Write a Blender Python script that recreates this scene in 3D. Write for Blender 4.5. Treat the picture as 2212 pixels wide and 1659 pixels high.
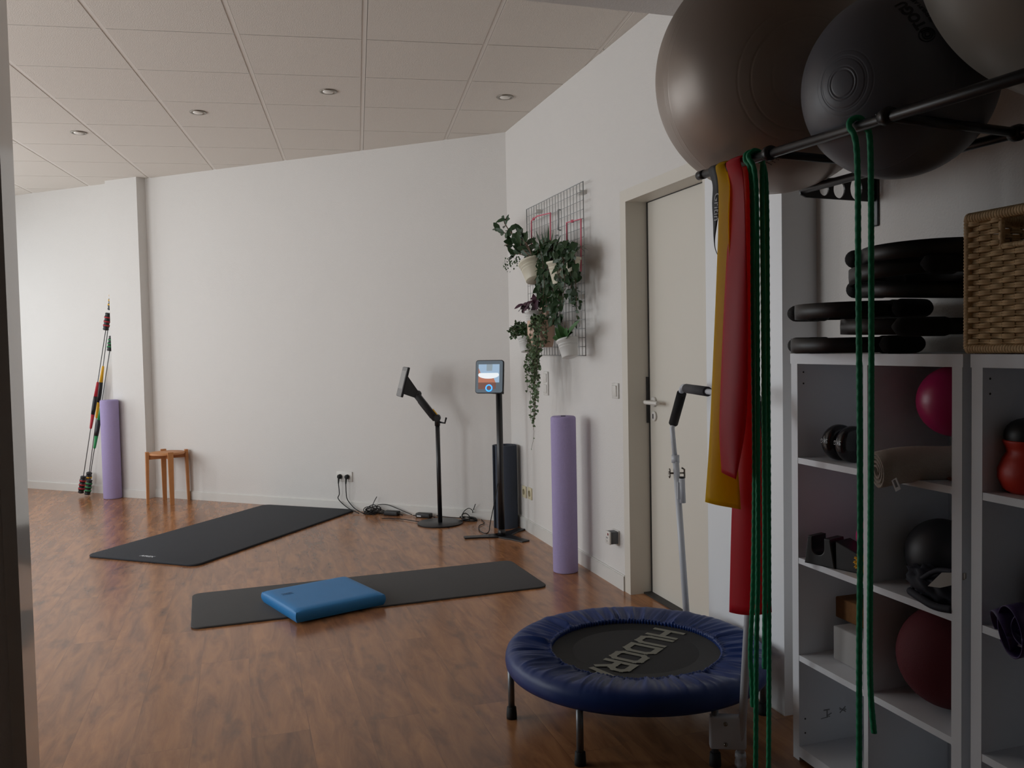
import bpy, bmesh, math, random
from math import sin, cos, pi, radians, sqrt
from mathutils import Vector, Matrix, Euler

for o in list(bpy.data.objects): bpy.data.objects.remove(o, do_unlink=True)
scene = bpy.context.scene
COL = scene.collection

# ------------------------------------------------------------------ camera
EYE = 1.31
FPX = 1875.0
PIT, ROL = radians(2.45), radians(-1.12)
cam_data = bpy.data.cameras.new('camera'); cam = bpy.data.objects.new('camera', cam_data); COL.objects.link(cam)
cam_data.sensor_fit = 'HORIZONTAL'; cam_data.sensor_width = 36.0; cam_data.lens = 36.0*FPX/2212.0
cam_data.clip_start = 0.05; cam_data.clip_end = 200
cam.matrix_world = (Matrix.Translation((0, 0, EYE)) @ Matrix.Rotation(radians(90)-PIT, 4, 'X') @ Matrix.Rotation(-ROL*-1, 4, 'Z')) if False else \
    (Matrix.Translation((0, 0, EYE)) @ Matrix.Rotation(radians(90)-PIT, 4, 'X') @ Matrix.Rotation(ROL, 4, 'Z'))
scene.camera = cam

# ------------------------------------------------------------------ exposure, world
scene.view_settings.view_transform = 'Standard'; scene.view_settings.look = 'None'
scene.view_settings.gamma = 1.0; scene.view_settings.use_curve_mapping = False
scene.view_settings.exposure = 0.0
w = bpy.data.worlds.new('overcast_sky'); scene.world = w; w.use_nodes = True
bg = w.node_tree.nodes['Background']; bg.inputs[0].default_value = (0.82, 0.9, 1.0, 1); bg.inputs[1].default_value = 0.37

# ------------------------------------------------------------------ room frames
TH = radians(17.4)
U = Vector((sin(TH), -cos(TH), 0))      # along the right wall, towards the camera
V = Vector((cos(TH), sin(TH), 0))       # into the right wall
D = 1.922                               # distance of the right wall along V
CEIL = 2.891
Z = Vector((0, 0, 1))
RWM = Matrix(((U.x, V.x, 0, 0), (U.y, V.y, 0, 0), (0, 0, 1, 0), (0, 0, 0, 1)))
def RW(a, m, z=0): return U*a + V*(D-m) + Z*z
C0 = Vector((-0.016, 6.47, 0))          # far right corner
BX = Vector((0.9148, -0.4038, 0)).normalized()   # along the back wall, to the right
BY = Vector((0.4038, 0.9148, 0)).normalized()    # into the back wall
BWM = Matrix(((BX.x, BY.x, 0, C0.x), (BX.y, BY.y, 0, C0.y), (0, 0, 1, 0), (0, 0, 0, 1)))
def BW(x, d, z=0): return C0 + BX*x - BY*d + Z*z
GA = radians(10.1)                      # ceiling grid direction
GX = Vector((cos(GA), sin(GA), 0)); GY = Vector((-sin(GA), cos(GA), 0))

# rays of the photograph, to place things on the surfaces they stand on or hang on
def ray(px, py):
    a = (px-1106)/FPX; b = (py-829.5)/FPX
    cr, sr = cos(-ROL), sin(-ROL); a, b = a*cr-b*sr, a*sr+b*cr
    cp, sp = cos(PIT), sin(PIT)
    return Vector((a, cp-b*sp, -sp-b*cp))
O = Vector((0, 0, EYE))
def onz(px, py, z=0.0):
    r = ray(px, py); return O + r*((z-EYE)/r.z)
def onw(px, py, m=0.0):
    r = ray(px, py); return O + r*((D-m)/r.dot(V))
def onb(px, py, d=0.0):
    r = ray(px, py); return O + r*((C0.dot(BY)-d)/r.dot(BY))
def aty(px, py, y):
    r = ray(px, py); return O + r*(y/r.y)

# ------------------------------------------------------------------ light: daylight through the shop windows on the left
WA = Vector((-5.62, 8.95, 0)); WBp = Vector((-4.26, 1.62, 0))
WD = (WBp-WA).normalized(); WN = Vector((-WD.y, WD.x, 0))   # WN into the room (+x)
if WN.x < 0: WN = -WN
WLEN = (WBp-WA).length
WINS = [(0.5, 2.0), (2.3, 3.8), (4.1, 5.6), (5.9, 7.1)]   # along the left wall, from the far corner
WSILL, WTOP = 0.45, 2.6
FRONT = (3.7, 5.9)                                       # shop window in the front wall, left of the opening
LIGHTS = [22, 40, 22, 62, 12]
DAY = (0.92, 0.965, 1.0)
def daylight(c, xax, zax, sx, sy, e):
    ld = bpy.data.lights.new('daylight', 'AREA'); ld.shape = 'RECTANGLE'; ld.size = sx; ld.size_y = sy; ld.energy = e; ld.color = DAY
    lo = bpy.data.objects.new('daylight', ld); COL.objects.link(lo); yax = zax.cross(xax)
    lo.matrix_world = Matrix(((xax.x, yax.x, zax.x, c.x), (xax.y, yax.y, zax.y, c.y), (xax.z, yax.z, zax.z, c.z), (0, 0, 0, 1)))
for i, (s0, s1) in enumerate(WINS):
    if LIGHTS[i]: daylight(WA + WD*((s0+s1)/2) - WN*0.16 + Z*((WTOP+WSILL)/2), WD, -WN, s1-s0, WTOP-WSILL, LIGHTS[i])
if LIGHTS[4]: daylight(RW(-2.78, (FRONT[0]+FRONT[1])/2, (WTOP+WSILL)/2), V, U, FRONT[1]-FRONT[0], WTOP-WSILL, LIGHTS[4])

# ------------------------------------------------------------------ materials
def s2l(c):
    c = c/255.0
    return c/12.92 if c <= 0.04045 else ((c+0.055)/1.055)**2.4
def hexc(h): return (s2l(int(h[0:2], 16)), s2l(int(h[2:4], 16)), s2l(int(h[4:6], 16)), 1)
def mat(name, col, rough=0.6, metal=0.0, noise=0.0, nscale=40, bump=0.0, bscale=200, coat=0.0, spec=0.5, emit=0.0, trans=0.0, alpha=1.0, sub=0.0, col2=None):
    m = bpy.data.materials.new(name); m.use_nodes = True
    nt = m.node_tree; b = nt.nodes['Principled BSDF']
    c = hexc(col) if isinstance(col, str) else col
    b.inputs['Base Color'].default_value = c
    b.inputs['Roughness'].default_value = rough; b.inputs['Metallic'].default_value = metal
    b.inputs['Specular IOR Level'].default_value = spec
    if coat: b.inputs['Coat Weight'].default_value = coat; b.inputs['Coat Roughness'].default_value = 0.08
    if trans: b.inputs['Transmission Weight'].default_value = trans
    if alpha < 1: b.inputs['Alpha'].default_value = alpha
    if sub: b.inputs['Subsurface Weight'].default_value = sub; b.inputs['Subsurface Radius'].default_value = (0.02, 0.02, 0.02)
    if emit: b.inputs['Emission Color'].default_value = c; b.inputs['Emission Strength'].default_value = emit
    tc = nt.nodes.new('ShaderNodeTexCoord')
    if noise or col2:
        n = nt.nodes.new('ShaderNodeTexNoise'); n.inputs['Scale'].default_value = nscale; n.inputs['Detail'].default_value = 5
        nt.links.new(tc.outputs['Object'], n.inputs['Vector'])
        r = nt.nodes.new('ShaderNodeMix'); r.data_type = 'RGBA'
        r.inputs[6].default_value = c
        c2 = hexc(col2) if col2 else tuple([x*(1-noise) for x in c[:3]]+[1])
        r.inputs[7].default_value = c2
        nt.links.new(n.outputs['Fac'], r.inputs[0]); nt.links.new(r.outputs[2], b.inputs['Base Color'])
    if bump:
        n2 = nt.nodes.new('ShaderNodeTexNoise'); n2.inputs['Scale'].default_value = bscale; n2.inputs['Detail'].default_value = 4
        nt.links.new(tc.outputs['Object'], n2.inputs['Vector'])
        bp = nt.nodes.new('ShaderNodeBump'); bp.inputs['Strength'].default_value = bump; bp.inputs['Distance'].default_value = 0.004
        nt.links.new(n2.outputs['Fac'], bp.inputs['Height']); nt.links.new(bp.outputs['Normal'], b.inputs['Normal'])
    return m

WHITE = mat('wall_paint', 'dddad6', 0.85, bump=0.35, bscale=130, noise=0.03, nscale=3)
TRIM = mat('white_lacquer', 'dbd9d4', 0.45, noise=0.03, nscale=6)
DOORM = mat('door_lacquer', 'd8d3c8', 0.42, noise=0.03, nscale=4)
POSTM = mat('glossy_post_paint', 'cfcdc8', 0.12, coat=0.6)
SHELF = mat('white_melamine', 'e6e9ee', 0.5, noise=0.02, nscale=8)
PILM = mat('pillar_gloss_paint', 'e8eaec', 0.38, spec=0.6)
BLACK = mat('black_plastic', '141416', 0.45)
BLACKM = mat('black_powder_metal', '17171a', 0.38, spec=0.6)
FOAMB = mat('black_foam', '111112', 0.85, bump=0.3, bscale=400)
GREYF = mat('dark_grey_foam', '37363a', 0.8, bump=0.2, bscale=400)
RUBBER = mat('black_rubber', '121212', 0.7)
CHROME = mat('zinc_wire', 'a9acad', 0.4, metal=0.2)
WTUBE = mat('white_powder_tube', 'c3c6cc', 0.4, spec=0.6)
MATA = mat('anthracite_foam_mat', '292c33', 0.75, bump=0.5, bscale=260, noise=0.15, nscale=5)
MATB = mat('grey_foam_mat', '474646', 0.8, bump=0.5, bscale=300, noise=0.12, nscale=6)
BLUEP = mat('blue_foam_pad', '1c78b6', 0.5, bump=0.25, bscale=300, noise=0.12, nscale=12)
LILAC = mat('lilac_foam', 'aa9cc8', 0.8, bump=0.5, bscale=350, noise=0.12, nscale=90)
WOOD = mat('birch_wood', 'c98a55', 0.5, noise=0.25, nscale=14)
ROLLD = mat('dark_blue_grey_mat', '363d4a', 0.8, bump=0.3, bscale=300)
BEIGE = mat('yellowed_plastic', 'd9cfae', 0.5)
PLW = mat('white_plastic', 'd8d5cf', 0.4)
RED = mat('red_grip', 'b01e2c', 0.55)
YEL = mat('yellow_grip', 'e0a818', 0.55)
GRN = mat('green_grip', '1d8a4a', 0.55)
ROPE = mat('green_cord', '10a472', 0.6, noise=0.35, nscale=220)
GRAPH = mat('grey_rod', '4a4d4f', 0.4)
BANDY = mat('yellow_latex', 'f5cf00', 0.5, noise=0.06, nscale=12)
BANDR = mat('red_latex', 'd8364a', 0.45, noise=0.1, nscale=10)
BANDK = mat('black_webbing', '26272b', 0.6)
BALLA = mat('anthracite_ball_vinyl', 'a89a8f', 0.36, metal=0.25, spec=0.55, bump=0.05, bscale=30)
BALLB = mat('graphite_ball_vinyl', '66666d', 0.42, spec=0.5, bump=0.05, bscale=30)
BALLC = mat('pearl_ball_vinyl', '8e8b83', 0.35, spec=0.5)
FPR = mat('faint_print', '8f9194', 0.7)
PRINT = mat('black_print', '0a0a0c', 0.5)
PRINTG = mat('grey_print', '77766a', 0.6)
PRINTW = mat('white_print', 'c9ccd0', 0.6)
def latex(m, c, f=0.45):
    nt = m.node_tree; b = nt.nodes['Principled BSDF']; out = nt.nodes['Material Output']
    tr = nt.nodes.new('ShaderNodeBsdfTranslucent'); tr.inputs[0].default_value = hexc(c); mx = nt.nodes.new('ShaderNodeMixShader'); mx.inputs[0].default_value = f
    nt.links.new(b.outputs[0], mx.inputs[1]); nt.links.new(tr.outputs[0], mx.inputs[2]); nt.links.new(mx.outputs[0], out.inputs[0])
latex(BANDY, 'ffe400', 0.68); latex(BANDR, 'ff3850', 0.58)
PINK = mat('pink_ball_vinyl', 'b01e5c', 0.35)
PINK2 = mat('bright_pink_ball_vinyl', 'd0307a', 0.35)
DRED = mat('dark_red_fabric', '58101c', 0.8, bump=0.3, bscale=300)
DGREY = mat('dark_grey_vinyl', '2c2c30', 0.5)
CORK = mat('cork', '9a6a3c', 0.8, noise=0.3, nscale=70, bump=0.3)
TOWEL = mat('beige_towel', 'c8bdb2', 0.95, bump=0.9, bscale=420, noise=0.1, nscale=20)
ORRED = mat('orange_red_plastic', 'c62f1c', 0.45)
PURP = mat('purple_latex', '3f3160', 0.4)
RATTAN = mat('rattan', 'efd3a6', 0.6, col2='c6a070', nscale=60)
RATTAND = mat('rattan_stake', 'a5835a', 0.65, col2='6d5436', nscale=60)
POT = mat('cream_enamel', 'd9d4c0', 0.4)
POTW = mat('white_enamel', 'd5d5d2', 0.4)
POTB = mat('blush_ceramic', 'c9aa94', 0.5)
SOIL = mat('soil', '2a1f18', 0.95)
LEAF = mat('dark_leaf', '3c5c30', 0.5, noise=0.35, nscale=25)
LEAFD = mat('deep_green_leaf', '284625', 0.45, noise=0.3, nscale=25)
LEAFL = mat('fresh_green_leaf', '3f6a35', 0.5, noise=0.3, nscale=25)
LEAFV = mat('mottled_heart_leaf', '5a724c', 0.6, noise=0.3, nscale=60)
LEAFP = mat('purple_leaf', '4a2238', 0.5, noise=0.4, nscale=30)
STEM = mat('brown_stem', '5a4636', 0.7)
PINKW = mat('pink_cord', 'dd7082', 0.6)
NICKEL = mat('brushed_nickel', '8f8980', 0.3, metal=1.0)
LAMPG = mat('lamp_glass', 'e6e2da', 0.1)
SEAL = mat('dark_gasket', '2b2926', 0.6)
SCRF = mat('display_bezel', '2e3136', 0.15, coat=0.5)
DISPG = mat('display_grey', '7c7f80', 0.2, coat=0.5)
NAVY = mat('navy_nylon', '1c1e2b', 0.75)
TRAMPB = mat('blue_vinyl_cover', '16336f', 0.42, spec=0.35, noise=0.25, nscale=12)
TRAMPM = mat('black_jumping_fabric', '1b1b1c', 0.8, bump=0.4, bscale=700)

# floor laminate: planks parallel to the right wall
def floor_material():
    m = bpy.data.materials.new('wood_laminate'); m.use_nodes = True; nt = m.node_tree; N = nt.nodes; L = nt.links
    b = N['Principled BSDF']
    tc = N.new('ShaderNodeTexCoord'); mp = N.new('ShaderNodeMapping')
    mp.inputs['Rotation'].default_value = (0, 0, pi/2-TH)
    L.new(tc.outputs['Object'], mp.inputs['Vector'])
    br = N.new('ShaderNodeTexBrick'); br.offset = 0.37; br.inputs['Scale'].default_value = 1.0
    br.inputs['Brick Width'].default_value = 1.28; br.inputs['Row Height'].default_value = 0.193
    br.inputs['Mortar Size'].default_value = 0.0012; br.inputs['Mortar Smooth'].default_value = 0.3; br.inputs['Bias'].default_value = 0.0
    br.inputs['Color1'].default_value = (0, 0, 0, 1); br.inputs['Color2'].default_value = (1, 1, 1, 1); br.inputs['Mortar'].default_value = (0.5, 0.5, 0.5, 1)
    L.new(mp.outputs[0], br.inputs['Vector'])
    # offset the grain per plank
    sep = N.new('ShaderNodeVectorMath'); sep.operation = 'MULTIPLY_ADD'
    L.new(br.outputs['Color'], sep.inputs[0]); sep.inputs[1].default_value = (7.0, 3.0, 5.0); L.new(mp.outputs[0], sep.inputs[2])
    st = N.new('ShaderNodeMapping'); st.inputs['Scale'].default_value = (1.3, 7, 1); L.new(sep.outputs[0], st.inputs['Vector'])
    g = N.new('ShaderNodeTexNoise'); g.inputs['Scale'].default_value = 2.2; g.inputs['Detail'].default_value = 8; g.inputs['Roughness'].default_value = 0.62; g.inputs['Distortion'].default_value = 0.6
    L.new(st.outputs[0], g.inputs['Vector'])
    st2 = N.new('ShaderNodeMapping'); st2.inputs['Scale'].default_value = (3.0, 7.5, 1); L.new(sep.outputs[0], st2.inputs['Vector'])
    k = N.new('ShaderNodeTexNoise'); k.inputs['Scale'].default_value = 1.5; k.inputs['Detail'].default_value = 3; L.new(st2.outputs[0], k.inputs['Vector'])
    r1 = N.new('ShaderNodeValToRGB'); e = r1.color_ramp.elements
    e[0].position = 0.28; e[0].color = hexc('784e33'); e[1].position = 0.72; e[1].color = hexc('b57f54')
    x = r1.color_ramp.elements.new(0.5); x.color = hexc('9a6a47')
    L.new(g.outputs['Fac'], r1.inputs[0])
    r2 = N.new('ShaderNodeValToRGB'); e = r2.color_ramp.elements; e[0].position = 0.57; e[0].color = (0, 0, 0, 1); e[1].position = 0.78; e[1].color = (1, 1, 1, 1)
    L.new(k.outputs['Fac'], r2.inputs[0])
    mx = N.new('ShaderNodeMix'); mx.data_type = 'RGBA'; mx.inputs[7].default_value = hexc('5c4436')
    mf = N.new('ShaderNodeMath'); mf.operation = 'MULTIPLY'; mf.inputs[1].default_value = 0.75; L.new(r2.outputs[0], mf.inputs[0]); L.new(mf.outputs[0], mx.inputs[0])
    L.new(r1.outputs[0], mx.inputs[6])
    hs = N.new('ShaderNodeHueSaturation'); L.new(mx.outputs[2], hs.inputs['Color'])
    vr = N.new('ShaderNodeMapRange'); vr.inputs[3].default_value = 0.90; vr.inputs[4].default_value = 1.10; L.new(br.outputs['Color'], vr.inputs[0]); L.new(vr.outputs[0], hs.inputs['Value'])
    mj = N.new('ShaderNodeMix'); mj.data_type = 'RGBA'; mj.inputs[7].default_value = hexc('4a3226'); L.new(hs.outputs[0], mj.inputs[6])
    mjf = N.new('ShaderNodeMath'); mjf.operation = 'MULTIPLY'; mjf.inputs[1].default_value = 0.3; L.new(br.outputs['Fac'], mjf.inputs[0]); L.new(mjf.outputs[0], mj.inputs[0])
    L.new(mj.outputs[2], b.inputs['Base Color'])
    b.inputs['Roughness'].default_value = 0.3; b.inputs['Specular IOR Level'].default_value = 0.45
    rr = N.new('ShaderNodeMapRange'); rr.inputs[3].default_value = 0.17; rr.inputs[4].default_value = 0.27; L.new(g.outputs['Fac'], rr.inputs[0]); L.new(rr.outputs[0], b.inputs['Roughness'])
    bp = N.new('ShaderNodeBump'); bp.inputs['Strength'].default_value = 0.15; bp.inputs['Distance'].default_value = 0.002
    L.new(g.outputs['Fac'], bp.inputs['Height']); L.new(bp.outputs[0], b.inputs['Normal'])
    return m
FLOORM = floor_material()
TILE = mat('mineral_tile', 'dbd4cb', 0.95, bump=0.5, bscale=180, noise=0.06, nscale=90)
GAPM = mat('ceiling_gap', '6b645e', 0.95)
TBAR = mat('tbar_white', 'e0dad2', 0.7)

# ------------------------------------------------------------------ mesh builder
class M:
    def __init__(s): s.v = []; s.f = []; s.sm = []; s.mi = []; s.cur = 0
    def add(s, vs, fs, smooth=False, T=None):
        o = len(s.v)
        for p in vs:
            p = Vector(p); s.v.append(T @ p if T is not None else p)
        for f in fs: s.f.append(tuple(i+o for i in f)); s.sm.append(smooth); s.mi.append(s.cur)
        return s
    def bm(s, bm, T=None, smooth=False):
        bm.verts.index_update()
        s.add([v.co.copy() for v in bm.verts], [[v.index for v in f.verts] for f in bm.faces], smooth, T); bm.free(); return s
    def box(s, c, size, T=None, bev=0.0, seg=2, smooth=False):
        b = bmesh.new(); bmesh.ops.create_cube(b, size=1.0)
        for v in b.verts: v.co = Vector((v.co.x*size[0]+c[0], v.co.y*size[1]+c[1], v.co.z*size[2]+c[2]))
        if bev: bmesh.ops.bevel(b, geom=b.edges[:], offset=bev, segments=seg, profile=0.5, affect='EDGES')
        return s.bm(b, T, smooth or bool(bev and seg > 1))
    def ibox(s, p0, p1, T=None, bev=0.0, seg=1):
        return s.box([(p0[i]+p1[i])/2 for i in range(3)], [abs(p1[i]-p0[i]) for i in range(3)], T, bev, seg)
    def prism(s, poly, z0, z1, T=None, bev=0.0, seg=2, smooth=False):
        b = bmesh.new(); vs = [b.verts.new((p[0], p[1], z0)) for p in poly]; f = b.faces.new(vs)
        r = bmesh.ops.extrude_face_region(b, geom=[f])
        for v in r['geom']:
            if isinstance(v, bmesh.types.BMVert): v.co.z = z1
        bmesh.ops.recalc_face_normals(b, faces=b.faces[:])
        if bev:
            ed = [e for e in b.edges if abs(e.verts[0].co.z-e.verts[1].co.z) < 1e-9]
            bmesh.ops.bevel(b, geom=ed, offset=bev, segments=seg, profile=0.5, affect='EDGES')
        return s.bm(b, T, smooth)
    def tube(s, pts, r, n=10, closed=False, T=None, caps=True, mod=None):
        pts = [Vector(p) for p in pts]; N = len(pts); vs = []; fs = []
        up = None
        for i, p in enumerate(pts):
            if closed: t = pts[(i+1) % N]-pts[i-1]
            else: t = pts[min(i+1, N-1)]-pts[max(i-1, 0)]
            t.normalize()
            if up is None:
                up = Vector((0, 0, 1)) if abs(t.z) < 0.9 else Vector((1, 0, 0))
            up = (up - t*up.dot(t)).normalized(); sd = t.cross(up)
            rr = r[i] if isinstance(r, (list, tuple)) else r
            for k in range(n):
                a = 2*pi*k/n; q = rr*(mod(i, a) if mod else 1)
                vs.append(p+up*cos(a)*q+sd*sin(a)*q)
        for i in range(N if closed else N-1):
            j = (i+1) % N
            for k in range(n):
                fs.append((i*n+k, i*n+(k+1) % n, j*n+(k+1) % n, j*n+k))
        s.add(vs, fs, True, T)
        if caps and not closed:
            o = len(s.v)-len(vs)
            s.f.append(tuple(o+k for k in range(n-1, -1, -1))); s.sm.append(False); s.mi.append(s.cur)
            s.f.append(tuple(o+(N-1)*n+k for k in range(n))); s.sm.append(False); s.mi.append(s.cur)
        return s
    def lathe(s, prof, n=32, T=None, smooth=True, sx=1.0, sy=1.0):
        vs = []; fs = []; P = len(prof)
        for k in range(n):
            a = 2*pi*k/n
            for (r, z) in prof: vs.append((r*cos(a)*sx, r*sin(a)*sy, z))
        for k in range(n):
            k2 = (k+1) % n
            for i in range(P-1):
                if prof[i][0] < 1e-7 and prof[i+1][0] < 1e-7: continue
                if prof[i][0] < 1e-7: fs.append((k*P+i, k2*P+i+1, k*P+i+1))
                elif prof[i+1][0] < 1e-7: fs.append((k*P+i, k2*P+i, k*P+i+1))
                else: fs.append((k*P+i, k2*P+i, k2*P+i+1, k*P+i+1))
        return s.add(vs, fs, smooth, T)
    def cyl(s, p0, p1, r, n=24, r1=None, bev=0.0):
        p0 = Vector(p0); p1 = Vector(p1); h = (p1-p0).length; r1 = r if r1 is None else r1
        T = Matrix.Translation(p0) @ (p1-p0).to_track_quat('Z', 'Y').to_matrix().to_4x4()
        if bev: prof = [(0, 0), (r-bev, 0), (r-bev*.3, bev*.3), (r, bev), (r1, h-bev), (r1-bev*.3, h-bev*.3), (r1-bev, h), (0, h)]
        else: prof = [(0, 0), (r, 0), (r, 0), (r1, h), (r1, h), (0, h)]
        return s.lathe(prof, n, T, smooth=True)
    def sphere(s, c, r, n=48, m=24, T=None, sc=(1, 1, 1), f=None):
        b = bmesh.new(); bmesh.ops.create_uvsphere(b, u_segments=n, v_segments=m, radius=1)
        for v in b.verts:
            q = r*(f(v.co) if f else 1); v.co = Vector((v.co.x*q*sc[0], v.co.y*q*sc[1], v.co.z*q*sc[2]))+Vector(c)
        return s.bm(b, T, True)
    def grid(s, rows, thick=0.0, smooth=True, T=None):
        R = len(rows); C = len(rows[0])
        P = [[Vector(p) for p in r] for r in rows]
        def idx(i, j, o=0): return o+i*C+j
        vs = [p for r in P for p in r]; fs = [(idx(i, j), idx(i, j+1), idx(i+1, j+1), idx(i+1, j)) for i in range(R-1) for j in range(C-1)]
        if thick:
            o = R*C; back = []
            for i in range(R):
                for j in range(C):
                    du = P[min(i+1, R-1)][j]-P[max(i-1, 0)][j]; dv = P[i][min(j+1, C-1)]-P[i][max(j-1, 0)]
                    n = du.cross(dv)
                    n = n.normalized() if n.length > 1e-12 else Vector((0, 0, 1))
                    back.append(P[i][j]+n*thick)
            vs += back
            fs += [(idx(i, j, o), idx(i+1, j, o), idx(i+1, j+1, o), idx(i, j+1, o)) for i in range(R-1) for j in range(C-1)]
            for j in range(C-1): fs += [(idx(0, j), idx(0, j, o), idx(0, j+1, o), idx(0, j+1)), (idx(R-1, j), idx(R-1, j+1), idx(R-1, j+1, o), idx(R-1, j, o))]
            for i in range(R-1): fs += [(idx(i, 0), idx(i+1, 0), idx(i+1, 0, o), idx(i, 0, o)), (idx(i, C-1), idx(i, C-1, o), idx(i+1, C-1, o), idx(i+1, C-1))]
        return s.add(vs, fs, smooth, T)
    def text(s, txt, size, T, depth=0.0006, fn=None, sx=1.0, align='CENTER', bold=0.0, spacing=1.0):
        cu = bpy.data.curves.new('t', 'FONT'); cu.body = txt; cu.size = size; cu.align_x = align; cu.align_y = 'CENTER'
        cu.extrude = depth/2; cu.offset = bold; cu.resolution_u = 3; cu.space_character = spacing
        ob = bpy.data.objects.new('t', cu); COL.objects.link(ob)
        dg = bpy.context.evaluated_depsgraph_get(); dg.update()
        me = bpy.data.meshes.new_from_object(ob.evaluated_get(dg))
        vs = []
        for v in me.vertices:
            c = Vector((v.co.x*sx, v.co.y, v.co.z)); vs.append(fn(c) if fn else T @ c)
        s.add(vs, [tuple(p.vertices) for p in me.polygons], False)
        bpy.data.objects.remove(ob); bpy.data.curves.remove(cu); bpy.data.meshes.remove(me)
        return s
    def build(s, name, mats, parent=None, loc=None, sub=0):
        if loc is None:
            if parent is not None: loc = Vector((0, 0, 0))
            else:
                xs = [p.x for p in s.v]; ys = [p.y for p in s.v]; zs = [p.z for p in s.v]
                loc = Vector(((min(xs)+max(xs))/2, (min(ys)+max(ys))/2, min(zs)))
        org = Vector(loc)
        pw = Vector((0, 0, 0))
        if parent is not None: pw = Vector(parent['_o'])
        me = bpy.data.meshes.new(name)
        base = (pw if parent is not None else org)
        me.from_pydata([p-base for p in s.v], [], s.f); me.validate(verbose=False)
        if len(me.polygons) == len(s.sm):
            me.polygons.foreach_set('use_smooth', s.sm); me.polygons.foreach_set('material_index', s.mi)
        else:
            for p in me.polygons: p.use_smooth = True
        for m_ in (mats if isinstance(mats, (list, tuple)) else [mats]): me.materials.append(m_)
        b = bmesh.new(); b.from_mesh(me); bmesh.ops.recalc_face_normals(b, faces=b.faces[:]); b.to_mesh(me); b.free()
        me.update()
        o = bpy.data.objects.new(name, me); COL.objects.link(o)
        if parent is not None: o.parent = parent; o['_o'] = tuple(pw)
        else: o.location = org; o['_o'] = tuple(org)
        if sub:
            md = o.modifiers.new('s', 'SUBSURF'); md.levels = sub; md.render_levels = sub
        try:
            md = o.modifiers.new('es', 'EDGE_SPLIT') if False else None
        except Exception: pass
        return o
def sharp(o, ang=35):
    me = o.data; b = bmesh.new(); b.from_mesh(me)
    for e in b.edges:
        if len(e.link_faces) == 2 and e.calc_face_angle(0) > radians(ang): e.smooth = False
    b.to_mesh(me); b.free(); return o

def thing(name, label, cat, loc, group=None):
    o = bpy.data.objects.new(name, None); COL.objects.link(o); o.location = loc; o.empty_display_size = 0.1
    o['label'] = label; o['category'] = cat; o['_o'] = tuple(loc)
    if group: o['group'] = group
    return o
def tag(o, label, cat, group=None):
    o['label'] = label; o['category'] = cat
    if group: o['group'] = group
    return o
def struct(o): o['kind'] = 'structure'; return o
def lab(o, label): o['label'] = label; return o
def catmull(pts, n=8, closed=False):
    P = [Vector(p) for p in pts]; out = []; N = len(P)
    rng = range(N if closed else N-1)
    for i in rng:
        p0 = P[i-1] if (i > 0 or closed) else P[0]; p1 = P[i]; p2 = P[(i+1) % N]; p3 = P[(i+2) % N] if (closed or i+2 < N) else P[-1]
        for k in range(n):
            t = k/n; out.append(0.5*((2*p1)+(p2-p0)*t+(2*p0-5*p1+4*p2-p3)*t*t+(3*p1-p0-3*p2+p3)*t**3))
    if not closed: out.append(P[-1])
    return out
def frame(o, x, y, z=None):
    x = Vector(x).normalized(); y = Vector(y); y = (y-x*y.dot(x)).normalized(); z = x.cross(y); o = Vector(o)
    return Matrix(((x.x, y.x, z.x, o.x), (x.y, y.y, z.y, o.y), (x.z, y.z, z.z, o.z), (0, 0, 0, 1)))

# ================================================================== SETTING
RM0 = -9.0
# floor
m = M(); m.ibox((-8, -2.5, -0.1), (4, 11, 0.0)); struct(m.build('floor', FLOORM, loc=(0, 0, 0)))

# ceiling: mineral tiles with T bars
cref = onz(778.3, 231.1, CEIL)
cell = 0.625
TC = Matrix(((GX.x, GY.x, 0, cref.x), (GX.y, GY.y, 0, cref.y), (0, 0, 1, 0), (0, 0, 0, 1)))
m = M(); m.cur = 1; m.box((-2, 0, CEIL+0.07), (14, 14, 0.1), T=TC)
for i in range(-12, 9):
    for j in range(-13, 11):
        cx, cy = i*cell+0.0, j*cell+0.0
        x0, x1 = cx+0.028, cx+cell-0.0002; y0, y1 = cy+0.003, cy+cell-0.026+0.02
        c = TC @ Vector(((x0+x1)/2, (y0+y1)/2, 0))
        if c.x < -7.2 or c.x > 3.4 or c.y > 10.5 or c.y < -2: continue
        m.cur = 0
        m.ibox((x0, y0, CEIL), (x1, y1, CEIL+0.018), T=TC)
        m.cur = 2
        m.ibox((cx+0.0, cy, CEIL+0.003), (cx+0.0255, cy+cell, CEIL+0.017), T=TC)
struct(m.build('ceiling', [TILE, GAPM, TBAR], loc=(0, 0, CEIL)))

WT = 0.16
# right wall with the door recess
AJ0, AJ1 = -4.12, -3.32        # door opening
DH = 2.055
m = M()
m.ibox((-6.9, D, 0), (AJ0, D+WT, CEIL+.1), T=RWM)
m.ibox((AJ0, D, DH), (AJ1, D+WT, CEIL+.1), T=RWM)
m.ibox((AJ1, D, 0), (1.3, D+WT, CEIL+.1), T=RWM)
m.ibox((AJ0-.2, D+WT, 0), (AJ1+.2, D+WT+0.03, DH+.2), T=RWM)
struct(m.build('wall_right', WHITE))
# pillar standing out of the right wall
m = M(); m.ibox((-3.08, D-0.14, 0), (-2.57, D+0.01, CEIL+.05), T=RWM); struct(m.build('wall_pillar', PILM))
# back wall + pilaster
m = M(); m.ibox((-6.4, 0, 0), (0.2, WT, CEIL+.1), T=BWM); struct(m.build('wall_back', WHITE))
PX1 = -3.565; PX0 = PX1-0.385
m = M(); m.ibox((PX0, -0.10, 0), (PX1, 0.01, CEIL+.05), T=BWM); struct(m.build('wall_pilaster', WHITE))
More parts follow.
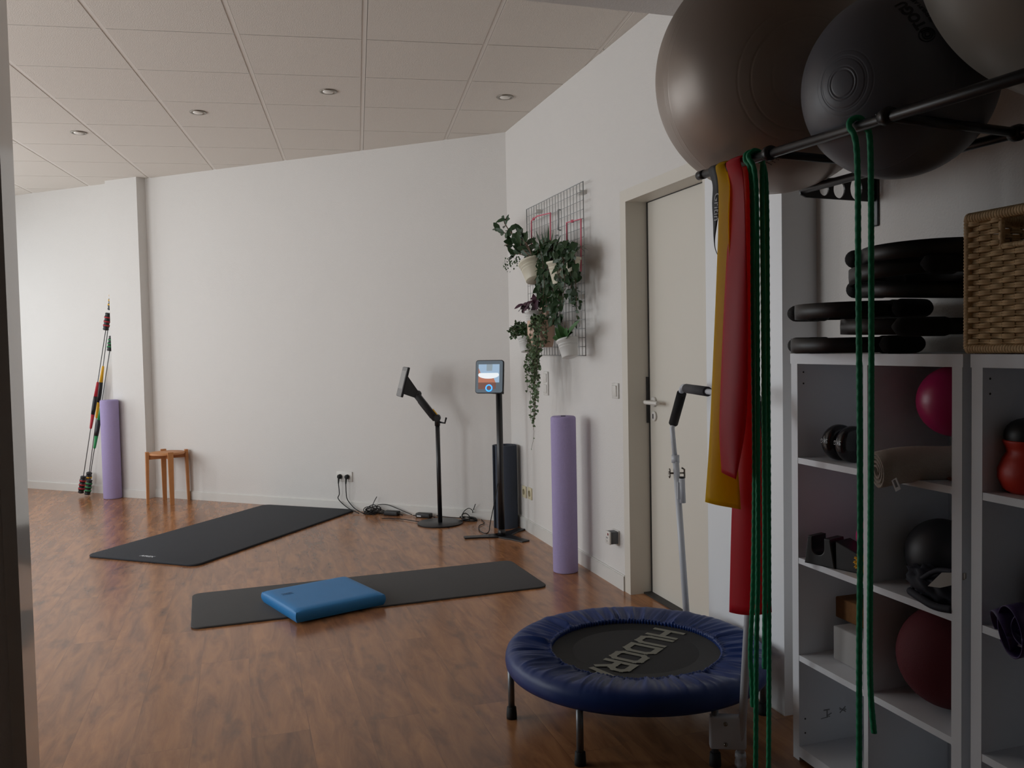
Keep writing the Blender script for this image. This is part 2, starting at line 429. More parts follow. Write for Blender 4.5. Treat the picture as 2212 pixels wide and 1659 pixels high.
# partition with the wide opening between the two rooms
PA0, PA1 = -2.88, -2.74
def rwbox(mm, a0, a1, m0, m1, z0, z1, bev=0): mm.ibox((a0, D-m1, z0), (a1, D-m0, z1), T=RWM, bev=bev)
OPL = 2.535; OPH = 2.50
m = M(); rwbox(m, PA0, PA1, OPL+.03, FRONT[0], 0, CEIL+.05); rwbox(m, PA0, PA1, FRONT[1], 6.6, 0, CEIL+.05); rwbox(m, PA0, PA1, FRONT[0], FRONT[1], 0, WSILL); rwbox(m, PA0, PA1, FRONT[0], FRONT[1], WTOP, CEIL+.05); rwbox(m, PA0, PA1, 0.13, OPL+.05, OPH, CEIL+.05); struct(m.build('wall_partition', WHITE))
m = M(); rwbox(m, PA0-.006, PA1+.006, OPL, OPL+.035, 0, OPH); struct(m.build('trim_1', POSTM))
# camera-side room
m = M(); rwbox(m, 1.0, 1.15, -.1, 3.6, 0, CEIL+.05); struct(m.build('wall_rear', WHITE))
m = M(); rwbox(m, PA1, 1.15, 3.4, 3.55, 0, CEIL+.05); struct(m.build('wall_side', WHITE))
# window wall
m = M()
TW = Matrix(((WD.x, WN.x, 0, WA.x), (WD.y, WN.y, 0, WA.y), (0, 0, 1, 0), (0, 0, 0, 1)))
prev = -0.4
for (s0, s1) in WINS:
    m.ibox((prev, -0.3, 0), (s0, 0, CEIL+.1), T=TW); m.ibox((s0, -0.3, 0), (s1, 0, WSILL), T=TW); m.ibox((s0, -0.3, WTOP), (s1, 0, CEIL+.1), T=TW); prev = s1
m.ibox((prev, -0.3, 0), (WLEN+.4, 0, CEIL+.1), T=TW)
struct(m.build('wall_left', WHITE))
for i, (s0, s1) in enumerate(WINS):
    m = M(); t = 0.05
    m.ibox((s0, -.12, WSILL), (s1, -.06, WSILL+t), T=TW); m.ibox((s0, -.12, WTOP-t), (s1, -.06, WTOP), T=TW)
    m.ibox((s0, -.12, WSILL), (s0+t, -.06, WTOP), T=TW); m.ibox((s1-t, -.12, WSILL), (s1, -.06, WTOP), T=TW)
    c = (s0+s1)/2; m.ibox((c-t/2, -.12, WSILL), (c+t/2, -.06, WTOP), T=TW)
    struct(m.build('window_%d' % (i+1), TRIM))
m = M(); fm_ = (FRONT[0]+FRONT[1])/2
for a_, b_, c_, d_ in ((FRONT[0], FRONT[1], WSILL, WSILL+.05), (FRONT[0], FRONT[1], WTOP-.05, WTOP), (FRONT[0], FRONT[0]+.05, WSILL, WTOP), (FRONT[1]-.05, FRONT[1], WSILL, WTOP), (fm_-.025, fm_+.025, WSILL, WTOP)): rwbox(m, PA0+.02, PA0+.07, a_, b_, c_, d_)
struct(m.build('window_5', TRIM))
# baseboards
def bb(name, T, x0, x1, y, h=0.06, t=0.013, side=-1):
    mm = M(); mm.ibox((x0, y-t, 0), (x1, y, h-0.006), T=T); mm.ibox((x0, y-t*.55, h-0.006), (x1, y, h), T=T)
    struct(mm.build(name, TRIM))
bb('baseboard_right', RWM, -6.78, AJ0-.06, D, h=0.085)
bb('baseboard_pillar', RWM, -3.07, -2.575, D-.14, h=0.0051, t=0.001)
bb('baseboard_back', BWM, PX1, -0.0, 0, h=0.075)
bb('baseboard_pilaster', BWM, PX0, PX1, -0.10, h=0.075)
bb('baseboard_left', BWM, -6.2, PX0, 0, h=0.075)

# door: steel frame, leaf, handle
fr = M()
rwbox(fr, AJ0-0.0, AJ0+0.012, -0.15, 0.006, 0, DH-0.012); rwbox(fr, AJ0-0.055, AJ0, -0.002, 0.006, 0, DH-0.012)
rwbox(fr, AJ1-0.012, AJ1, -0.15, 0.006, 0, DH-0.012); rwbox(fr, AJ1, AJ1+0.055, -0.002, 0.006, 0, DH-0.012)
rwbox(fr, AJ0, AJ1, -0.15, 0.006, DH-0.012, DH); rwbox(fr, AJ0-0.055, AJ1+0.055, -0.002, 0.006, DH, DH+0.05); rwbox(fr, AJ0-0.055, AJ0, -0.002, 0.006, DH-0.012, DH); rwbox(fr, AJ1, AJ1+0.055, -0.002, 0.006, DH-0.012, DH)
root = fr.build('door_1', DOORM); struct(root)
m = M(); rwbox(m, AJ0+0.02, AJ1-0.014, -0.145, -0.115, 0.008, DH-0.016); m.build('leaf', DOORM, root)
m = M(); rwbox(m, AJ0+0.011, AJ0+0.024, -0.13, -0.112, 0.008, DH-0.014); rwbox(m, AJ0+.012, AJ1-.012, -.13, -.112, DH-.0155, DH-.0115); m.build('gasket', SEAL, root)
m = M(); rwbox(m, AJ0+0.0115, AJ0+0.020, -0.118, -0.098, 0.90, 1.14); m.build('strike_plate', BLACKM, root)
m = M(); rwbox(m, AJ0, AJ1, -0.15, -0.07, 0, 0.008); m.build('threshold', SEAL, root)
hp = RW(AJ0+0.075, -0.115, 1.012)
m = M()
m.cyl(hp, hp-V*0.012, 0.026, 24, bev=.003)
m.cyl(hp, hp-V*0.055, 0.010, 16)
m.tube(catmull([hp-V*0.05-U*0.008, hp-V*0.056+U*0.02, hp-V*0.052+U*0.07, hp-V*0.046+U*0.125], 6), [.0105]*18+[.010], 12)
m.build('handle', PLW, root)
m = M(); kp = RW(AJ0+0.075, -0.115, 0.938); m.cyl(kp, kp-V*0.010, 0.026, 24, bev=.003)
e = m.build('escutcheon', PLW, root)
m = M(); m.box((0, 0, 0), (0.007, 0.004, 0.024), T=Matrix.Translation(kp-V*0.0105) @ RWM); m.build('keyhole', SEAL, e)

# ================================================================== FITTINGS ON WALLS AND CEILING
spots = [((170, 286), 'small nickel recessed spotlight in the ceiling, nearest the left edge'), ((428, 242), 'small nickel recessed spotlight in the ceiling, second from the left'),
         ((709, 197), 'small nickel recessed spotlight in the ceiling, third from the left'), ((1091, 209), 'small nickel recessed spotlight in the ceiling, nearest the right wall')]
for (px, py), lb in spots:
    p = onz(px, py, CEIL); t = thing('ceiling_spotlight', lb, 'ceiling light', p, 'recessed spotlights in the tiled ceiling')
    T = Matrix.Translation(p)
    m = M(); m.lathe([(0.052, 0.0005), (0.055, -0.003), (0.051, -0.007), (0.044, -0.006), (0.038, 0.0), (0.034, 0.0005)], 36, T); m.build('ring', NICKEL, t)
    m = M(); m.lathe([(0.034, 0.0005), (0.033, -0.006), (0.028, -0.010), (0.0, -0.012)], 28, T); m.build('lamp', LAMPG, t)

def wallplate(T, w, h, t, mm, bev=0.003): mm.box((0, -t/2, 0), (w, t, h), T=T, bev=bev, seg=2)
# double socket on the back wall with two plugs
def TB(px, py, d=0.0): return Matrix.Translation(onb(px, py, d)) @ Matrix(((BX.x, BY.x, 0, 0), (BX.y, BY.y, 0, 0), (0, 0, 1, 0), (0, 0, 0, 1)))
def TR(px, py, d=0.0): return Matrix.Translation(onw(px, py, d)) @ RWM
T = TB(745, 1029); t = thing('double_socket', 'white double wall socket on the back wall with two black plugs', 'socket', T.translation)
m = M(); wallplate(T, 0.152, 0.08, 0.010, m); sharp(m.build('plate', PLW, t))
for dx in (-0.036, 0.036):
    m = M(); m.lathe([(0.021, -0.0), (0.0205, 0.004), (0.0185, 0.004), (0.0185, 0.0005), (0, 0.0005)], 24, T @ Matrix.Translation((dx, -0.010, 0)) @ Matrix.Rotation(pi/2, 4, 'X')); m.build('outlet', PLW, t)
plugs = []
lbs = ['left black power plug and cord hanging from the double wall socket', 'right black power plug and cord hanging from the double wall socket']
for k, dx in enumerate((-0.036, 0.036)):
    pc = T @ Vector((dx, -0.012, 0))
    tt = thing('power_plug', lbs[k], 'plug', pc, 'plugs in the double socket')
    m = M(); m.lathe([(0, 0.03), (0.012, 0.029), (0.018, 0.022), (0.0195, 0.0), (0, 0)], 20, Matrix.Translation(pc) @ frame((0, 0, 0), BX, Z) )
    m.cyl(pc-BY*.022, pc-BY*.03-Z*.055, 0.0085, 12, .005); m.build('plug_body', RUBBER, tt)
    s = pc-BY*.03-Z*.05
    if k == 0: wp = [s, onb(733, 1066, .035), onb(731, 1078, .03), onb(750, 1096, .05), onz(775, 1109, .008)]
    else: wp = [s, onb(748, 1066, .035), onb(751, 1080, .03), onb(766, 1098, .05), onz(785, 1109, .010)]
    m = M(); m.tube(catmull(wp, 8), 0.0038, 8); m.build('cord', RUBBER, tt)

# yellowed sockets at the corner
for px, py, lb in ((1134, 1062, 'yellowed wall socket low on the right wall, the one nearer the corner'), (1146, 1066, 'yellowed wall socket low on the right wall, the one farther from the corner')):
    T = TR(px, py); t = thing('yellowed_socket', lb, 'socket', T.translation, 'yellowed sockets behind the corner')
    m = M(); wallplate(T, 0.083, 0.083, 0.009, m); sharp(m.build('plate', BEIGE, t))
    m = M(); m.lathe([(0.021, 0.0), (0.0205, 0.003), (0.0185, 0.003), (0.018, 0.0005), (0, 0.0005)], 20, T @ Matrix.Translation((0, -0.009, 0)) @ Matrix.Rotation(pi/2, 4, 'X')); m.build('outlet', mat('shaded_beige', '8f8568', 0.6), t)
# light switch
T = TR(1331, 844); t = thing('light_switch', 'white rocker light switch on the wall left of the door', 'light switch', T.translation)
m = M(); wallplate(T, 0.083, 0.083, 0.009, m); sharp(m.build('plate', PLW, t))
m = M(); m.box((0, -0.0115, 0), (0.055, 0.007, 0.058), T=T @ Matrix.Rotation(0.05, 4, 'X'), bev=.002); m.build('rocker', PLW, t)
# double switch frame behind the hanging vine
T = TR(1181, 828); t = thing('switch_pair', 'white double switch frame on the right wall behind the hanging vine', 'light switch', T.translation)
m = M(); wallplate(T, 0.085, 0.155, 0.010, m); sharp(m.build('plate', PLW, t))
for dz in (-0.036, 0.036):
    m = M(); m.box((0, -0.012, dz), (0.055, 0.006, 0.056), T=T, bev=.002); m.build('rocker', PLW, t)
# socket with plug-in device
T = TR(1332, 1160); t = thing('wall_socket', 'white wall socket low between lilac roller and door, carrying a plug-in device', 'socket', T.translation)
m = M(); wallplate(T, 0.083, 0.083, 0.009, m); sharp(m.build('plate', PLW, t))
T2 = TR(1332, 1160, 0.009+.001); t = thing('plug_in_device', 'white and dark plug-in device with small red display on the low wall socket', 'plug-in device', T2.translation)
m = M(); m.box((-0.004, -0.022, 0), (0.056, 0.042, 0.066), T=T2, bev=.003); sharp(m.build('housing', mat('grey_housing', '55585c', 0.5), t))
m = M(); m.box((-0.004, -0.048, 0), (0.060, 0.010, 0.070), T=T2, bev=.003); sharp(m.build('front_cover', PLW, t))
m = M(); m.box((0.006, -0.0535, 0.020), (0.014, 0.001, 0.012), T=T2); m.build('display', mat('red_display', '7a1020', 0.3), t)
m = M(); m.box((-0.008, -0.0535, 0.0), (0.022, 0.001, 0.006), T=T2); m.box((-0.006, -0.0535, -0.018), (0.008, 0.001, 0.005), T=T2); m.build('button', mat('grey_button', '8a8c90', 0.5), t)

# ================================================================== FLOOR THINGS
def rrect(w, h, r, n=8):
    pts = []
    for (cx, cy, a0) in ((w/2-r, h/2-r, 0), (-w/2+r, h/2-r, 90), (-w/2+r, -h/2+r, 180), (w/2-r, -h/2+r, 270)):
        for k in range(n+1): a = radians(a0+90*k/n); pts.append((cx+r*cos(a), cy+r*sin(a)))
    return pts
def exmat(name, corners, th, r, material, label, cat):
    c = [onz(*p) for p in corners]           # near-left, near-right, far-right, far-left
    ctr = sum(c, Vector())/4
    lx = ((c[1]+c[2])/2-(c[0]+c[3])/2); L = lx.length; lx.normalize(); ly = Vector((-lx.y, lx.x, 0)); W = abs(((c[2]+c[3])/2-(c[0]+c[1])/2).dot(ly))
    T = frame(ctr, lx, ly); mm = M(); mm.prism(rrect(L, W, r), 0.0, th, T=T, bev=th*.35, seg=3, smooth=True)
    return mm, T, L, W, ctr
# mat A (anthracite)
mm, TA, LA, WAd, cA = exmat('a', [(212, 1201), (430, 1226), (760, 1108), (583, 1088)], 0.014, .05, MATA, '', '')
# use the long side as x
def mat_thing(corners, th, r, material, label):
    mm, T, L, W, c = exmat('m', corners, th, r, material, '', '')
    t = thing('exercise_mat', label, 'mat', c)
    sharp(mm.build('foam_sheet', material, t), 50)
    return t, T, L, W, th
# corners ordered so that side 0->1 and 3->2 are the long sides
tA, TA, LA, WAd, thA = mat_thing([(398, 1229), (764, 1109), (580, 1088), (208, 1200)], 0.014, .06, MATA, 'anthracite exercise mat lying diagonally on the floor in front of the back wall')
m = M(); p = onz(318, 1201.5, thA+.0004); dx = (onz(336, 1204, thA)-onz(299, 1200, thA)).normalized(); m.text('AIREX', 0.036, frame(p, dx, Vector((-dx.y, dx.x, 0))), 0.0006, sx=1.15, bold=.001); lab(m.build('printed_logo', PRINTW, tA), 'small white printed logo')
tB, TB_, LB, WB, thB = mat_thing([(417, 1362), (1178, 1269), (1108, 1213), (411, 1286)], 0.010, .05, MATB, 'dark grey exercise mat in the middle of the floor under the blue pad')
# blue balance pad on mat B
pc = [onz(636, 1344, thB), onz(817, 1311, thB), onz(757, 1262, thB), onz(575, 1302, thB)]
c = sum(pc, Vector())/4; lx = (pc[1]+pc[2]-pc[0]-pc[3]); L = 0.47; lx.normalize(); ly = Vector((-lx.y, lx.x, 0))
print('PAD', (pc[1]-pc[0]).length, (pc[2]-pc[1]).length, (pc[2]-pc[3]).length)
t = thing('balance_pad', 'thick bright blue foam balance pad lying on the dark grey mat', 'balance pad', c)
PW = (((pc[2]+pc[3])-(pc[0]+pc[1]))/2).dot(ly); PL = ((pc[1]+pc[2]-pc[0]-pc[3])/2).length
T = frame(c, lx, ly); h = 0.062
m = M(); b = bmesh.new(); nx, ny, nz = 24, 20, 6
def padpt(u_, v_, w_):
    # pillow edges: slightly bulging sides
    x = (u_-.5)*PL; y = (v_-.5)*PW; z = w_*h
    bul = 0.010*(1-(2*w_-1)**2)
    edge = min(u_, 1-u_)*PL; edgey = min(v_, 1-v_)*PW
    if u_ in (0, 1): x += bul*(1 if u_ else -1)
    if v_ in (0, 1): y += bul*(1 if v_ else -1)
    if w_ == 1: z -= 0.006*(max(0, 1-edge/.025)**2+max(0, 1-edgey/.025)**2)
    return Vector((x, y, z))
def face(fn, A, B): m.grid([[T @ fn(i/A, j/B) for j in range(B+1)] for i in range(A+1)])
face(lambda a, b_: padpt(a, b_, 1), nx, ny); face(lambda a, b_: padpt(a, b_, 0), nx, ny)
for s_ in (0, 1):
    face(lambda a, b_: padpt(s_, a, b_), ny, nz); face(lambda a, b_: padpt(a, s_, b_), nx, nz)
bm_ = bmesh.new()
o = m.build('foam_block', BLUEP, t)
b = bmesh.new(); b.from_mesh(o.data); bmesh.ops.remove_doubles(b, verts=b.verts[:], dist=0.002); bmesh.ops.recalc_face_normals(b, faces=b.faces[:]); b.to_mesh(o.data); b.free()
sharp(o, 50)
m = M(); pp = onz(622, 1283, thB+h+.001); 
m.text('AIREX', 0.022, frame(pp, lx, ly), .0004); m.box((0, 0.02, 0), (0.055, 0.006, 0.0004), T=frame(pp, lx, ly)); lab(m.build('embossed_logo', mat('pad_logo', '1a4f7a', 0.5), t), 'faint logo')

# lilac foam rollers
def roller(c, r, hgt, label):
    c = Vector((c.x, c.y, 0))
    t = thing('foam_roller', label, 'foam roller', c)
    m = M(); m.lathe([(0.0, 0.0), (r-.006, 0), (r-.001, .003), (r, .010), (r, hgt-.012), (r-.003, hgt-.004), (r-.010, hgt), (0.012, hgt), (0.012, hgt-.01), (0, hgt-.01)], 48, Matrix.Translation(c)); sharp(m.build('foam_cylinder', LILAC, t), 60)
    return t, c
t, c = roller(onz(1222, 1234), 0.073, 0.905, 'lilac foam roller standing upright beside the right wall, near the door')
m = M(); m.box((0.0, -.01, .905), (0.028, 0.02, 0.006), T=Matrix.Translation(c), bev=.002); m.build('hanging_tab', RUBBER, t)
roller(Vector((-3.668, 7.886, 0)), 0.079, 0.90, 'lilac foam roller standing upright against the back wall beside the coloured staffs')

# dark rolled mat behind the right display stand
c = Vector((-.060, 6.275, 0))
m = M(); pts = []; turns = 3.2; N = 150
for i in range(N+1):
    a = 2*pi*turns*i/N; r = 0.045+0.014*(a/(2*pi)) + (0.0)
    pts.append((r*cos(a+2.2), r*sin(a+2.2)))
R0 = 0.093
rows = []
for zz in (0.0, 0.6): rows.append([c+Vector((x*R0/0.0898, y*R0/0.0898, zz)) for x, y in pts])
m.grid(rows, thick=0.0095)
tag(sharp(m.build('rolled_mat', ROLLD), 50), 'dark blue-grey mat rolled up and standing in the corner behind the display stand', 'rolled mat')

# stool
legs = [onz(316, 1089), onz(377, 1091), onz(411, 1079), onz(352, 1078)]
sc = sum(legs, Vector())/4; sx_ = ((legs[1]+legs[2])-(legs[0]+legs[3])).normalized(); ang = math.atan2(sx_.y, sx_.x)
t = thing('stool', 'small round birch wood stool with four legs by the back wall', 'stool', sc)
T = Matrix.Translation(sc) @ Matrix.Rotation(ang, 4, 'Z'); hs = 0.137; SH = 0.455
m = M(); m.lathe([(0, SH-.032), (0.145, SH-.032), (0.150, SH-.028), (0.150, SH-.016), (0.146, SH-.012), (0, SH-.012)], 40, T); sharp(m.build('seat', WOOD, t), 50)
for sx, sy in ((-1, -1), (1, -1), (1, 1), (-1, 1)):
    A = math.atan2(sy, sx); Tl = T @ Matrix.Rotation(A, 4, 'Z')
    m = M()
    # outside leg of two boards at right angles, tapering to the floor
    def col(zb, zt, a0, a1, b0, b1):
        vs = []
        for z_, k in ((zb, .72), (zt, 1.0)):
            xo = 0.176+(-0.0 if z_ > .3 else 0.004)
            vs += [(xo-a1*k, b0*k, z_), (xo-a0*k, b0*k, z_), (xo-a0*k, b1*k, z_), (xo-a1*k, b1*k, z_)]
        m.add(vs, [(0, 1, 2, 3), (4, 7, 6, 5), (0, 4, 5, 1), (1, 5, 6, 2), (2, 6, 7, 3), (3, 7, 4, 0)], False, Tl)
    col(0.0, SH, 0, 0.026, -0.023, 0.023)
    m.build('leg', WOOD, t)
m = M()
for k in range(2): m.box((0, 0, SH-.05), (0.31, 0.022, 0.034), T=T @ Matrix.Rotation(pi/4+k*pi/2, 4, 'Z'))
m.build('cross_rail', WOOD, t)

# ---- three swinging staffs leaning in the corner of the pilaster
def staff(top, bot, cmid, colr, label, dark=BLACK):
    t = thing('flexible_staff', label, 'exercise staff', Vector((bot.x, bot.y, 0)), 'swing staffs leaning by the pilaster')
    ax = (top-bot); L = ax.length; ax.normalize()
    P = lambda s: bot+ax*(s*L)
    m = M(); m.tube([P(0.05), P(0.95)], 0.0038, 8); m.build('rod', GRAPH, t)
    g0 = cmid
    m = M(); m.tube([P(g0-.13), P(g0-.125), P(g0-.05)], [0.0075, .011, .016], 14); m.build('grip_end', colr, t)
    m = M(); m.tube([P(g0+.05), P(g0+.125), P(g0+.13)], [.016, .011, .0075], 14); m.build('grip_end', colr, t)
    m = M(); m.tube([P(g0-.05), P(g0-.02), P(g0+.02), P(g0+.05)], [.0165, .019, .019, .0165], 16); m.build('grip', dark, t)
    for s0, s1 in ((0.0, .095), (.905, 1.0)):
        m = M(); n = 22; pts = []; rr = []
        for i in range(n+1):
            f = i/n; pts.append(P(s0+(s1-s0)*f)); base = 0.026+0.0028*cos(f*2*pi*4)
            if i in (0, n): base = 0.020
            pass
            rr.append(base)
        m.tube(pts, rr, 16); w_ = m.build('end_weight', dark, t)
        for f in (.28, .5, .74):
            m = M(); m.tube([P(s0+(s1-s0)*(f-.035)), P(s0+(s1-s0)*(f+.035))], [0.0292]*2, 16); m.build('coloured_ring', colr, w_)
    return t
yb = 8.02
b1_ = onz(175, 1071); b1_.z = .004
staff(onb(234, 676, .075), b1_+Z*0.0+Vector((0.0, 0, 0.022)), 0.49, RED, 'red and black swing staff leaning in the corner, leftmost at the floor')
b2_ = onz(191, 1073); b2_.z = .026
staff(onb(242, 726, .040), b2_+Vector((.012, -.045, 0)), 0.42, GRN, 'green and black swing staff, shortest-looking of three, partly behind the lilac roller')
b3_ = onz(188, 1066); b3_.z = .026
staff(onb(244, 628, .040), b3_+Vector((0, .0, 0)), 0.50, YEL, 'yellow and black swing staff reaching highest of three')

# ---- display stands
def tablet(mm, T, w_, h_, th, r):   # plate in the local x (right), z (up) plane, front at -y
    mm.prism(rrect(w_, h_, r), -th/2, th/2, T=T @ Matrix.Rotation(pi/2, 4, 'X'), bev=.003, seg=2, smooth=True)
# left stand with bent arm, round base
c = onz(951, 1131); c.z = 0; yd = c.y
t = thing('display_stand', 'black display stand with round base and raised arm, tablet turned to the left', 'display stand', c)
m = M(); m.lathe([(0, 0), (0.168, 0), (0.17, .003), (0.17, .009), (0.166, .012), (0, .012)], 56, Matrix.Translation(c)); sharp(m.build('base', BLACKM, t), 40)
ptop = aty(948, 905, yd); ptop.x = c.x-.01
m = M(); m.tube([c+Z*.012, Vector((c.x-.004, c.y, ptop.z))], .0165, 20); m.tube([Vector((c.x-.004, c.y, ptop.z-.05)), Vector((c.x-.004, c.y, ptop.z+.03))], .0205, 20); m.build('pole', BLACKM, t)
elbow = aty(944, 903, yd); tip = aty(903, 851, yd)
ad = (tip-elbow).normalized(); AT = frame(elbow, ad, Vector((0, -1, 0)))
AL = (tip-elbow).length
m = M(); m.box((AL*.5, 0, -.012), (AL*1.04, .050, .050), T=AT, bev=.010, seg=3); m.build('arm', BLACKM, t)
side = frame(elbow, ad, Vector((0, 0, 1)))
m = M(); m.box((AL*.45, -.026, .0), (AL*.72, .030, .036), T=side, bev=.010, seg=3); m.build('cable_cover', mat('grey_cover', '2d3035', 0.6), t)
m = M(); m.box((AL*.16, .0175, .0), (AL*.30, .004, .038), T=side, bev=.001); lab(m.build('warning_label', YEL, t), 'yellow warning label')
m = M(); m.cyl(elbow-Vector((.0, .03, .0)), elbow+Vector((0, .03, 0)), .027, 20); m.build('joint', BLACKM, t); m = M(); m.sphere(tip, .027, 16, 10)
hb = aty(956, 912, yd); m.build('joint', BLACKM, t)
m = M(); m.tube([hb-Vector((.02, 0, 0)), aty(961, 914, yd), aty(964, 902, yd)], .007, 10); m.build('clamp_lever', BLACKM, t)
# tablet head: seen nearly edge on, leaning back
hc = aty(871, 825, yd-.02)
nrm = Vector((-0.955, -0.28, 0.0)).normalized()
xr = Vector((-nrm.y, nrm.x, 0)).normalized()
if xr.y < 0: xr = -xr
TT = frame(hc, xr, -nrm)      # x along the plate, y away from the screen
TT = Matrix(((xr.x, -nrm.x, 0, hc.x), (xr.y, -nrm.y, 0, hc.y), (0, 0, 1, hc.z), (0, 0, 0, 1))) @ Matrix.Rotation(radians(-15), 4, 'X')
m = M(); tablet(m, TT, .22, .225, .016, .012); sharp(m.build('tablet', BLACK, t), 40)
m = M(); m.box((0, -.0095, 0), (.212, .003, .217), T=TT); fr_ = m.build('bezel', mat('silver_bezel', '6c6e70', 0.25), t)
m = M(); m.box((0, -.0115, .015), (.18, .001, .135), T=TT); m.build('screen', DISPG, t)
m = M()
b0 = [(-.08, .008, -.085), (.08, .008, -.085), (.08, .008, .05), (-.08, .008, .05)]; b1 = [(-.03, .110, -.095), (.03, .110, -.095), (.03, .125, -.045), (-.03, .125, -.045)]
m.add(b0+b1, [(0, 1, 2, 3), (4, 7, 6, 5), (0, 4, 5, 1), (1, 5, 6, 2), (2, 6, 7, 3), (3, 7, 4, 0)], False, TT); m.build('mount_wedge', BLACK, t)

# right stand: straight thick pole, flat star base
c = onz(1084, 1158); c.z = 0; yd = c.y
t = thing('display_stand', 'black display stand with thick pole and flat star base, tablet with a painted reflection facing the room', 'display stand', c)
m = M()
def spoke(pt, w0, w1):
    e = onz(*pt); d = Vector((e.x-c.x, e.y-c.y, 0)); L = d.length; d.normalize(); n = Vector((-d.y, d.x, 0))
    poly = [(-.02, -w0), (L*.25, -w0*.8), (L*.6, -w1*1.05), (L, -w1), (L, w1), (L*.6, w1*1.05), (L*.25, w0*.8), (-.02, w0)]
    m.prism(poly, 0, .010, T=frame(c, d, n), bev=.0015, seg=1)
for pt in ((1003, 1163), (1136, 1171), (1127, 1144)): spoke(pt, .062, .032)
sharp(m.build('base', BLACKM, t), 40)
ptop = aty(1078, 850, yd)
m = M(); m.tube([c+Z*.010, Vector((c.x, c.y, ptop.z+.02))], .022, 24); m.tube([c+Z*.009, c+Z*.05], [.03, .023], 24); m.build('pole', BLACKM, t)
hc = aty(1058, 814, yd-.05)
nrm = Vector((-0.28, -0.955, 0.0)).normalized(); xr = Vector((-nrm.y, nrm.x, 0)).normalized()
if xr.x < 0: xr = -xr
TT = Matrix(((xr.x, -nrm.x, 0, hc.x), (xr.y, -nrm.y, 0, hc.y), (0, 0, 1, hc.z), (0, 0, 0, 1))) @ Matrix.Rotation(radians(-8), 4, 'X')
m = M(); tablet(m, TT, .200, .228, .022, .018); sharp(m.build('tablet', BLACK, t), 40)
m = M()
b0 = [(.0, .010, -.114), (.10, .010, -.114), (.10, .010, .05), (.0, .010, .05)]; b1 = [(.03, .06, -.114), (.085, .06, -.114), (.085, .05, -.02), (.03, .05, -.02)]
m.add(b0+b1, [(0, 1, 2, 3), (4, 7, 6, 5), (0, 4, 5, 1), (1, 5, 6, 2), (2, 6, 7, 3), (3, 7, 4, 0)], False, TT); m.build('mount_wedge', BLACK, t)
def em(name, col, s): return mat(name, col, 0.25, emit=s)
m = M(); SC = [em('reflection_slate', '58646e', .45), em('reflection_blue', '9ab6cf', .55), em('reflection_white', 'e8f0f4', .6), em('reflection_salmon', 'b5735a', .5), em('reflection_brown', '7a4f42', .4), em('reflection_grey', '8fa0aa', .5)]  # window and street reflection on the screen, painted as faintly glowing flat shapes
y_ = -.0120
def refl(pts, k, dy): 
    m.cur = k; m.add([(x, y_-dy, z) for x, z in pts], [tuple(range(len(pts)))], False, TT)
refl(rrect(.190, .218, .014), 0, 0)
refl([(-.078, -.04), (.072, -.04), (.072, .085), (-.078, .085)], 1, .0003)
refl([(-.078, -.04), (.045, -.04), (.02, .02), (-.055, .01), (-.078, .06)], 3, .0006)
refl([(-.078, -.085), (.045, -.085), (.05, -.04), (-.078, -.04)], 4, .0006)
refl([(-.005+.075*cos(a), .012+.026*sin(a)) for a in [2*pi*i/24 for i in range(24)] if .012+.026*sin(a) < .03][0:24], 2, .0009)
refl([(-.02, .04), (.02, .04), (.022, .085), (-.02, .085)], 5, .0009)
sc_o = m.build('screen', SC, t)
m = M(); m.tube([TT @ Vector((-.0+.021*cos(a), y_-.002, -.078+.021*sin(a))) for a in [2*pi*i/28 for i in range(28)]], .0038, 8, closed=True); lab(m.build('light_ring', em('blue_light', '2f86ff', 2.5), sc_o), 'glowing blue ring')
m = M(); m.tube(catmull([c+Vector((-.02, -.02, .37)), aty(1068, 1085, yd-.04), aty(1059, 1130, yd-.05), onz(1056, 1148, .010), onz(1047, 1152, .006), onz(1036, 1146, .006), onz(1035, 1136, .006), onz(1046, 1130, .006), onz(1040, 1122, .006)], 8), .003, 8)
m.build('power_cord', RUBBER, t)

# cable heaps on the floor by the back wall
random.seed(5)
def heap(name, pxc, pyc, w_, n, h_, label, tails):
    m = M(); c = onb(pxc, pyc, .085); c.z = 0
    for k in range(n):
        pts = []; a0 = random.uniform(0, 6.28); rx = w_*random.uniform(.45, 1); ry = .05*random.uniform(.5, 1.1); ox = random.uniform(-.3, .3)*w_; zz = random.uniform(.006, h_)
        for i in range(14):
            a = a0+2*pi*i/14
            pts.append(c+BX*(ox+rx*cos(a))-BY*(ry*sin(a)+.0)+Z*max(.005, zz*(.5+.5*sin(a*1.0+k))+.004))
        m.tube(catmull(pts, 4, closed=True), .0035, 7, closed=True)
    for tl in tails: m.tube(catmull(tl, 8), .003, 7)
    return tag(m.build(name, RUBBER), label, 'cable')
heap('cable_coil', 805, 1104, .10, 9, .07, 'tangled heap of black cables on the floor under the double socket',
     [[onz(820, 1106, 0.01), onb(815, 1092, .04), onb(835, 1090, .04), onb(862, 1100, .04), onz(890, 1112, 0.008)], [onz(800, 1104, 0.02), onb(808, 1084, .04), onb(814, 1073, .04)], [onz(825, 1120, 0.008), onz(865, 1121, 0.008), onz(905, 1127, 0.008)]])
heap('cable_coil', 1010, 1116, .065, 6, .05, 'smaller heap of black cable on the floor right of the round-based stand',
     [[onz(996, 1116, 0.01), onb(1003, 1104, .04), onb(1013, 1098, .04), onb(1021, 1104, .04), onz(1018, 1114, 0.01)], [onz(1018, 1113, 0.02), onb(1027, 1089, .04)], [onz(940, 1113, 0.008), onz(968, 1117, 0.008), onz(1000, 1119, 0.008)]])
